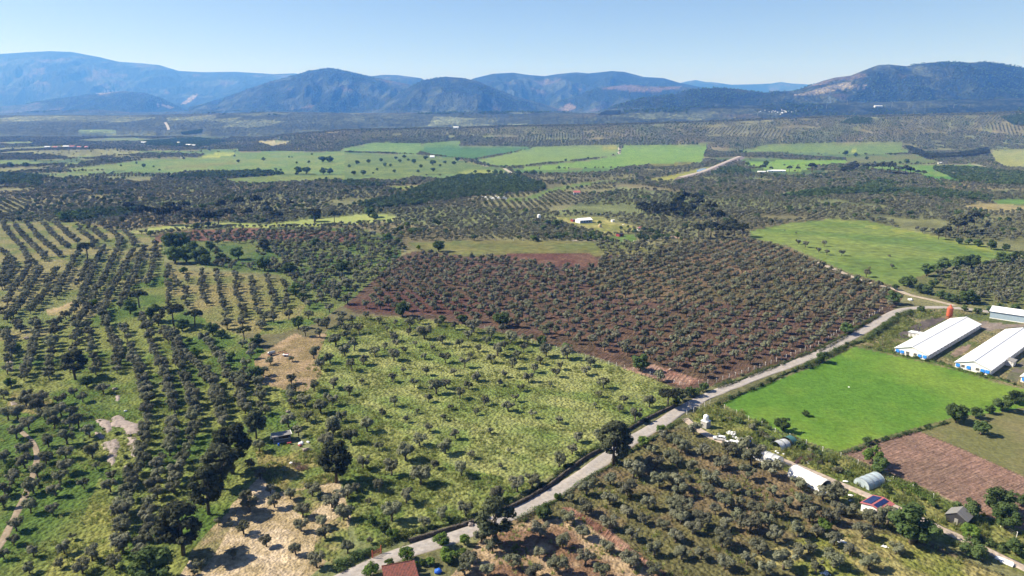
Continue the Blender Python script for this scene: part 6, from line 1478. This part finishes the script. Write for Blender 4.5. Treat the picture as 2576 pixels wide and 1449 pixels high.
slab(zA, [(65, 210), (115, 205), (125, 225), (80, 235)], .5, 'pale rock near the left edge among olives', 8)
for i, (z_, x, y, s, lb) in enumerate([(zA, 895, 275, .6, 'small white stone just above the rock outcrop'), (zA, 915, 680, 1.2, 'grey boulder below the rock outcrop'), (zA, 820, 120, 1., 'pale boulder under the olive above the outcrop'), (zD, 190, 970, 1.3, 'pale stone heap at the left among olives'), (zE, 2425, 1190, .8, 'pale stone on the bare soil by the fence posts'), (zV, 1460, 385, .9, 'pale boulder in the bank above the road'), (zY, 580, 260, 1.3, 'white rubble heap between the lane and road'), (zC, 1287, 103, .35, 'small white stone in the bright green field')]):
    o = MB().lump((0, 0, s * .35), (s, s * .8, s * .6), 2, .3, 60 + i, -.3 * s).build('boulder', M['rock'] if 'white' not in lb else M['sack']); o.location = W(z_, x, y); tag(o, lb, 'stone')
# dry stone walls along the road
def stone_wall(z, pts, h, label):
    q = unproj(P(z, *pts))[:, :2]
    seg = np.linalg.norm(np.diff(q, axis=0), axis=1); s = np.r_[0, np.cumsum(seg)]; t = np.arange(0, s[-1], .6)
    x = np.interp(t, s, q[:, 0]); y = np.interp(t, s, q[:, 1]); k = np.ones(9) / 9
    if len(x) > 20:
        x[4:-4] = np.convolve(x, k, 'valid'); y[4:-4] = np.convolve(y, k, 'valid')
    dx, dy = np.gradient(x), np.gradient(y); L = np.hypot(dx, dy); nx, ny = -dy / L, dx / L
    prof = [(-.55, -.4), (-.5, .35), (-.42, .7), (-.3, 1.), (0, 1.06), (.3, 1.), (.42, .7), (.5, .35), (.55, -.4)]
    V = []
    for j, (o, zf) in enumerate(prof):
        oo = o + (fbm(t, t * 0 + j * 3, .9, 3, j % 7) - .5) * .45
        zz_ = (zf * h if zf > 0 else zf) + (fbm(t, t * 0 + j * 5, 1.1, 3, (j + 2) % 7) - .5) * .5 * (zf > 0)
        V.append(np.stack([x + nx * oo, y + ny * oo, height(x, y) + zz_], 1))
    n = len(x); m = len(prof); V = np.stack(V, 1).reshape(-1, 3); r, c = np.meshgrid(np.arange(n - 1), np.arange(m - 1), indexing='ij')
    a = (r * m + c).ravel(); f = np.stack([a, a + 1, a + m + 1, a + m], 1)[:, ::-1]
    c0 = V.mean(0); o = link('stone_wall', np_mesh('stone_wall', V - c0, f, M['drystone'])); o.location = c0; tag(o, label, 'wall', 'dry stone walls along the road')
stone_wall(zB, [(1240, 985), (1320, 950), (1420, 900), (1560, 815), (1700, 705), (1820, 615), (1940, 548)], 1.0, 'dark dry stone wall along the road below the middle of the meadow')
stone_wall(zB, [(2070, 450), (2150, 395), (2260, 335), (2360, 285), (2460, 240)], .95, 'dark dry stone wall along the road right of the roadside pine')
stone_wall(zB, [(560, 1210), (700, 1165), (860, 1120), (960, 1090), (1060, 1055)], .95, 'dark dry stone wall above the road near the lower edge')
# ------------------------------------------------------------------ fences
def fence(z, pts, gap, label, h=1.5, w=.12, mat='post', wires=True):
    q = unproj(P(z, *pts))[:, :2]
    seg = np.linalg.norm(np.diff(q, axis=0), axis=1); s = np.r_[0, np.cumsum(seg)]; t = np.arange(0, s[-1] + .1, gap)
    x = np.interp(t, s, q[:, 0]); y = np.interp(t, s, q[:, 1]); zh = height(x, y)
    c = Vector((x[0], y[0], zh[0])); T = thing('wire_fence', label, 'fence', c)
    me = MB().box(-w / 2, -w / 2, -.4, w / 2, w / 2, h).box(-w / 2, -w / 2, h, w / 2, w / 2 + .2, h + .14).build('post', M[mat], T)
    for i in range(len(x)):
        o = me if i == 0 else me.copy()
        if i: COL.objects.link(o)
        o.location = (x[i] - c.x, y[i] - c.y, zh[i] - c.z); o.rotation_euler = (random.gauss(0, .03), random.gauss(0, .03), random.uniform(0, .5)); o.scale = (1, 1, random.uniform(.92, 1.08))
    if wires:
        b = MB()
        for i in range(len(x) - 1):
            for k in (.35, .8, 1.3): b.bar((x[i] - c.x, y[i] - c.y, zh[i] - c.z + k), (x[i + 1] - c.x, y[i + 1] - c.y, zh[i + 1] - c.z + k), .025)
        b.build('wire', M['wire'], T)
fence(zE, [(1020, 872), (1140, 905), (1370, 968), (1530, 1024), (1640, 1055), (1770, 1090), (1900, 1125), (2085, 1176), (2270, 1222), (2400, 1266), (2490, 1296)], 4.2, 'white concrete post fence between the meadow and the red grove')
fence(zF, [(80, 1300), (330, 1280), (470, 1232), (600, 1190), (780, 1126), (940, 1060), (1020, 1034), (1110, 992), (1210, 918), (1400, 830), (1460, 800), (1530, 760)], 4.2, 'white concrete post fence between the red grove and the road')
fence(zC, [(130, 300), (180, 282), (290, 222), (330, 205)], 4., 'short post fence beside the road by the water tank')
fence(zC, [(400, 255), (490, 296), (590, 345), (710, 398), (800, 444), (900, 478), (1080, 552), (1200, 592), (1320, 642), (1440, 697), (1550, 752), (1740, 835), (1870, 890), (2000, 950)], 6., 'post fence between the tunnels and the right-hand fields')
fence(zE, [(1180, 268), (1300, 268), (1500, 266), (1700, 270)], 8., 'far post fence behind the greyish fallow field', 1.7, .22)
fence(zE, [(2010, 278), (2100, 284), (2180, 280), (2290, 272), (2400, 258)], 5., 'far post fence below the small dark red shed', 1.8, .22)
fence(zC, [(2370, 1100), (2460, 1160), (2536, 1215)], 5., 'post fence behind the grey hut at the right edge')
# ------------------------------------------------------------------ the farm compound in the middle distance
p = W(zW, 730, 205); a = ang(W(zW, 690, 210), W(zW, 835, 200))
t, ro = gable_house('farm_building', 'white farm building with a bright white roof in the middle distance', 'building', p, a, 15, 10, 3.2, 4.8, M['white_wall'], M['white_roof'], .5)
MB().box(-7.4, -5.06, .3, 7.3, -5.0, 2.6).build('painted_shade_front', M['bluegrey'], t)  # blue-grey panel: the shade on the white front is put into its colour
for k in range(4): MB().box(-6 + k * 3.2, -5.12, .9, -4.4 + k * 3.2, -5.07, 2.1).build('window', M['dark'], t)
t, ro = gable_house('red_shed', 'red shed attached left of the white farm building', 'shed', W(zW, 592, 190), a, 6, 5, 2.4, 2.9, M['redpaint'], M['grey_roof'], .3)
MB().box(-.6, -2.56, -.2, .6, -2.5, 2.).build('door', M['dark'], t)
t, ro = gable_house('red_shed', 'small dark red shed alone below the farm compound', 'shed', W(zW, 1252, 405), a + .2, 5.5, 4.5, 2.4, 2.8, M['redpaint'], M['charcoal'], .3)
MB().box(-.6, -2.31, -.2, .5, -2.25, 1.9).build('door', M['dark'], t)
t, ro = gable_house('garden_hut', 'red roofed hut hidden in the trees right of the compound', 'hut', W(zW, 1545, 325), a, 4.5, 4, 2.8, 3.8, M['white_wall'], M['pinkred'], .3)
t = thing('water_tank', 'white water tank among trees left of the farm compound', 'water tank', W(zW, 82, 170), 0)
MB().lathe([(1.9, 1.5), (1.95, 2.), (1.9, 5.6), (.5, 6.2)], 18).build('barrel', M['tankw'], t); MB().lathe([(1.6, -.5), (1.6, 1.5)], 12).build('stand', M['block'], t)
t, ro = gable_house('pump_house', 'tiny white pump house right of the farm building', 'hut', W(zW, 1150, 198), a, 3, 3, 2.2, 2.5, M['white_wall'], M['ridge'], .2)
for i, (x, y, s, lb) in enumerate([(735, 290, 1.2, 'pale cubic tank on the straw yard of the compound'), (690, 260, .9, 'white scrap in front of the farm building'), (1565, 560, 1.1, 'white boulder on the fallow field below the compound'), (1300, 245, .8, 'white scrap right of the compound bushes')]):
    o = MB().lump((0, 0, s * .5), (s, s * .8, s * .7), 2, .25, 90 + i, -.4 * s).build('scrap' if 'scrap' in lb or 'tank' in lb else 'boulder', M['sack']); o.location = W(zW, x, y); tag(o, lb, 'scrap')
# haystack
o = MB().lathe([(1.6, -.2), (1.9, 1.), (1.5, 2.4), (.5, 3.6), (.1, 3.9)], 14).build('haystack', M['hay']); o.location = W(zW, 965, 275); tag(o, 'small conical haystack in the farm compound', 'haystack')
# ------------------------------------------------------------------ far buildings
def far_house(z, x, y, L, w, e, r, wall, roof, label, a=0., cat='house', name='far_house', group='far houses of the valley'):
    t, ro = gable_house(name, label, cat, W(z, x, y), a, L, w, e, r, M[wall], M[roof], .4, group)
    for k in range(2): MB().box(-L / 4 + k * L / 2 - .8, -w / 2 - .06, 1., -L / 4 + k * L / 2 + .8, -w / 2 - .01, min(e - .4, 2.2)).build('window', M['dark'], t)
far_house(zM, 1776, 702, 9, 7, 3.5, 5.5, 'white_wall', 'pinkred', 'far white house with a pinkish red roof among olives')
far_house(zM, 686, 424, 11, 8, 2.5, 6, 'white_wall', 'white_roof', 'far white tent shaped building on the pasture')
far_house(zM, 865, 206, 20, 12, 6, 9, 'white_wall', 'white_roof', 'white house on the crest of the wooded ridge')
far_house(zR, 705, 532, 34, 9, 3, 4.5, 'white_wall', 'white_roof', 'long white farm roof behind the far right pines', -.1, 'building')
far_house(zR, 595, 540, 14, 8, 3, 4.2, 'white_wall', 'ridge', 'low pale farm roof left of the long white one', -.1, 'building')
far_house(zR, 1475, 42, 42, 16, 7, 9, 'white_wall', 'white_roof', 'far pale building at the foot of the right mountain', 0, 'building')
far_house(zR, 1940, 470, 8, 5, 3, 4, 'white_wall', 'ridge', 'tiny white hut at the far lane on the right')
for x, y, L, rf, lb in [(360, 352, 26, 'ridge', 'leftmost pale house of the far left village'), (420, 354, 22, 'pinkred', 'second red roofed house of the far left village'), (500, 348, 30, 'white_roof', 'bright yellowish house in the middle of the far left village'), (548, 348, 26, 'pinkred', 'red roofed house right of the bright village house'), (600, 352, 20, 'pinkred', 'fifth house of the far left village'), (655, 353, 18, 'pinkred', 'rightmost red house of the far left village'), (1088, 316, 34, 'white_roof', 'far long white roof left of the dark tree rows'), (1425, 336, 30, 'white_roof', 'far yellowish white building beyond the pastures'), (1462, 340, 22, 'ridge', 'low grey building right of the yellowish one'), (1350, 318, 16, 'ridge', 'small far roof among the dark tree rows')]:
    far_house(zL, x, y, L * .6, 10, 4.5, 7, 'white_wall', rf, lb, random.uniform(-.2, .2))
# pale rocks or hives scattered in the green wood, and the stone field under the right mountain
for i in range(26):
    x = 1060 + i * 7.6 + random.uniform(-6, 6); y = 732 + random.uniform(-9, 9) - (i - 13) * .1
    s = random.uniform(.9, 1.9)
    o = MB().lump((0, 0, s * .4), (s * 1.2, s, s * .7), 1, .3, 200 + i, -.3 * s).build('boulder', M['sack']); o.location = W(zM, x, y); tag(o, 'white boulder in the row along the clearing in the green wood', 'stone', 'white boulders in the green wood clearing')
for i in range(40):
    x = random.gauss(740, 60); y = 80 + random.gauss(0, 7) - abs(x - 740) * .02
    s = random.uniform(2, 5)
    o = MB().lump((0, 0, s * .3), (s, s * .8, s * .6), 1, .3, 300 + i, -.3 * s).build('boulder', M['sack']); o.location = W(zR, x, y); tag(o, 'pale boulder on the stony slope below the right mountain', 'stone', 'pale boulders below the right mountain')
# power pylons at the foot of the right mountain
for x, y, h in [(1010, 55, 30), (1085, 50, 34), (1240, 25, 40), (1577, 45, 44), (855, 80, 26), (940, 75, 24), (1700, 55, 28), (2045, 50, 34), (2160, 50, 30), (565, 110, 24)]:
    p = W(zR, x, y)
    t = thing('power_pole', 'pale power pole, %s, below the right mountain' % ('%d percent across the photo from the left' % round(zR(x, y)[0] / 25.76)), 'power pole', p, 0, 'power poles below the right mountain')
    h *= .7
    MB().tube((0, 0, -1), (0, 0, h), .6, .4, 6).build('mast', M['block'], t)
    MB().bar((-2.2, 0, h * .93), (2.2, 0, h * .93), .4).build('cross_arm', M['block'], t)
# ------------------------------------------------------------------ dam and pond
q = [Vector(v) for v in unproj(P(zR, (-20, 590), (150, 545), (300, 480), (430, 424)))]
V = []; F = []; n = len(q)
for i, v in enumerate(q):
    d = (q[min(i + 1, n - 1)] - q[max(i - 1, 0)]).normalized(); s = Vector((-d.y, d.x, 0))
    for o, zz_ in ((12, -1.), (4.6, 4.5), (-4.6, 4.5), (-16, -1.)): V.append((v.x + s.x * o, v.y + s.y * o, v.z + zz_))
for i in range(n - 1):
    for k in range(3): F.append((i * 4 + k, i * 4 + k + 1, i * 4 + k + 5, i * 4 + k + 4))
F += [(0, 1, 2, 3), (n * 4 - 1, n * 4 - 2, n * 4 - 3, n * 4 - 4)]
c = Vector(V[0]); b = MB().add([Vector(v) - c for v in V], F)
t = thing('earth_dam', 'pale stony earth dam with a track along its top', 'dam', c)
b.build('bank', M['rock'], t)
V2 = []; F2 = []
for i, v in enumerate(q):
    d = (q[min(i + 1, n - 1)] - q[max(i - 1, 0)]).normalized(); s = Vector((-d.y, d.x, 0))
    for o in (4.2, -4.2): V2.append(Vector((v.x + s.x * o, v.y + s.y * o, v.z + 4.6)) - c)
for i in range(n - 1): F2.append((i * 2, i * 2 + 1, i * 2 + 3, i * 2 + 2))
me_o = MB().add(V2, F2).build('crest_track', plain('pale_gravel', (.36, .31, .27), .9, 0, .2, .1), t)
w = unproj(P(zR, (105, 520), (130, 508), (178, 505), (175, 518), (140, 530), (108, 530))); c = Vector(w.mean(0))
o = MB().add([(v[0] - c.x, v[1] - c.y, .5) for v in w], [tuple(range(6))]).build('pond', M['water']); o.location = c; tag(o, 'small pale pond beside the dam', None, None, 'structure')
# ------------------------------------------------------------------ white sheets and ash on the lower right
for x, y, s, lb in [(2330, 1120, 1.9, 'white plank bundle on the track at the right edge'), (2365, 1150, 1.4, 'second white plank bundle nearer the right edge')]:
    b = MB()
    for k in range(5): b.box(-s, -.5 + k * .22, 0, s, -.34 + k * .22, .35 + .05 * k)
    o = b.build('plank_bundle', M['sack']); o.location = W(zS, x, y) + Vector((0, 0, .1)); o.rotation_euler = (0, 0, R(-50)); tag(o, lb, 'planks')
for i, (x, y, s, lb) in enumerate([(350, 880, 1.2, 'patch of white ash under an olive right of centre'), (150, 1265, 1.3, 'patch of white ash at the lower edge'), (880, 935, .7, 'small patch of white ash in tree shade')]):
    b = MB()
    for k in range(26): b.lump((random.gauss(0, s * .6), random.gauss(0, s * .35), .03), (random.uniform(.1, .35), random.uniform(.1, .3), .07), 1, .3, 400 + k)
    o = b.build('ash_heap', M['sack']); o.location = W(zS, x, y); tag(o, lb, 'ash heap')
for i, (x, y, lb) in enumerate([(470, 315, 'pale sheet beside the track left of the solar cabin'), (465, 380, 'white scrap in the grass left of the solar cabin'), (400, 145, 'white scrap on the verge opposite the white tunnel'), (930, 135, 'pale concrete slab by the fence near the blue tunnel')]):
    o = MB().lump((0, 0, .15), (.9, .6, .22), 1, .3, 500 + i, -.1).build('scrap', M['sack']); o.location = W(zS, x, y); tag(o, lb, 'scrap')
# ------------------------------------------------------------------ air, sky, sun
hz_m = bpy.data.materials.new('haze'); hz_m.use_nodes = True
nt = hz_m.node_tree; nt.nodes.clear()
out = nt.nodes.new('ShaderNodeOutputMaterial'); pv = nt.nodes.new('ShaderNodeVolumePrincipled')
pv.inputs['Color'].default_value = HAZE_C; pv.inputs['Density'].default_value = HAZE
pv.inputs['Absorption Color'].default_value = (1, 1, 1, 1)
pv.inputs['Anisotropy'].default_value = .1
nt.links.new(pv.outputs[0], out.inputs['Volume'])
try: hz_m.cycles.homogeneous_volume = True
except Exception: pass
zmin = float(allv[:, 2].min()) - 1; zmax = float(allv[:, 2].max()) + 60
me = bpy.data.meshes.new('haze')
b = MB().box(-33500, -60, zmin, 33500, 19400, zmax)
me.from_pydata(b.v, [], b.f); me.materials.append(hz_m)
o = link('haze', me); tag(o, None, None, None, 'stuff')

EL = R(40); TO = Vector((1.0, -.12, 0)).normalized()          # shadows fall to the right, a little towards the viewer
world = bpy.data.worlds.new('World'); scene.world = world; world.use_nodes = True
wt = world.node_tree; bg = wt.nodes['Background']
sky = wt.nodes.new('ShaderNodeTexSky'); sky.sky_type = 'NISHITA'; sky.sun_disc = False
sky.sun_elevation = EL; sky.sun_rotation = math.atan2(-TO.x, -TO.y)
sky.altitude = 300; sky.air_density = 1.05; sky.dust_density = SKY_DUST; sky.ozone_density = 4.
tn = wt.nodes.new('ShaderNodeMix'); tn.data_type = 'RGBA'; tn.blend_type = 'MULTIPLY'; tn.inputs[0].default_value = 1.; tn.inputs[7].default_value = (1.02, .93, 1.03, 1)
wt.links.new(sky.outputs[0], tn.inputs[6]); wt.links.new(tn.outputs[2], bg.inputs[0]); bg.inputs[1].default_value = SKY_S
sd = bpy.data.lights.new('sun', 'SUN'); sd.energy = SUN_S; sd.angle = R(.53); sd.color = (1, .945, .86)
so = bpy.data.objects.new('sun', sd); COL.objects.link(so)
d = Vector((TO.x * math.cos(EL), TO.y * math.cos(EL), -math.sin(EL)))
so.rotation_euler = d.to_track_quat('-Z', 'Y').to_euler(); so.location = (-200, 100, 400)
vs = scene.view_settings; vs.view_transform = 'Standard'; vs.look = 'None'; vs.gamma = 1.; vs.exposure = EXPO
scene.display_settings.display_device = 'sRGB'
c = scene.cycles
c.max_bounces = 5; c.diffuse_bounces = 2; c.glossy_bounces = 2; c.transmission_bounces = 3; c.volume_bounces = 1; c.transparent_max_bounces = 6
c.use_denoising = DENOISE
c.caustics_reflective = False; c.caustics_refractive = False
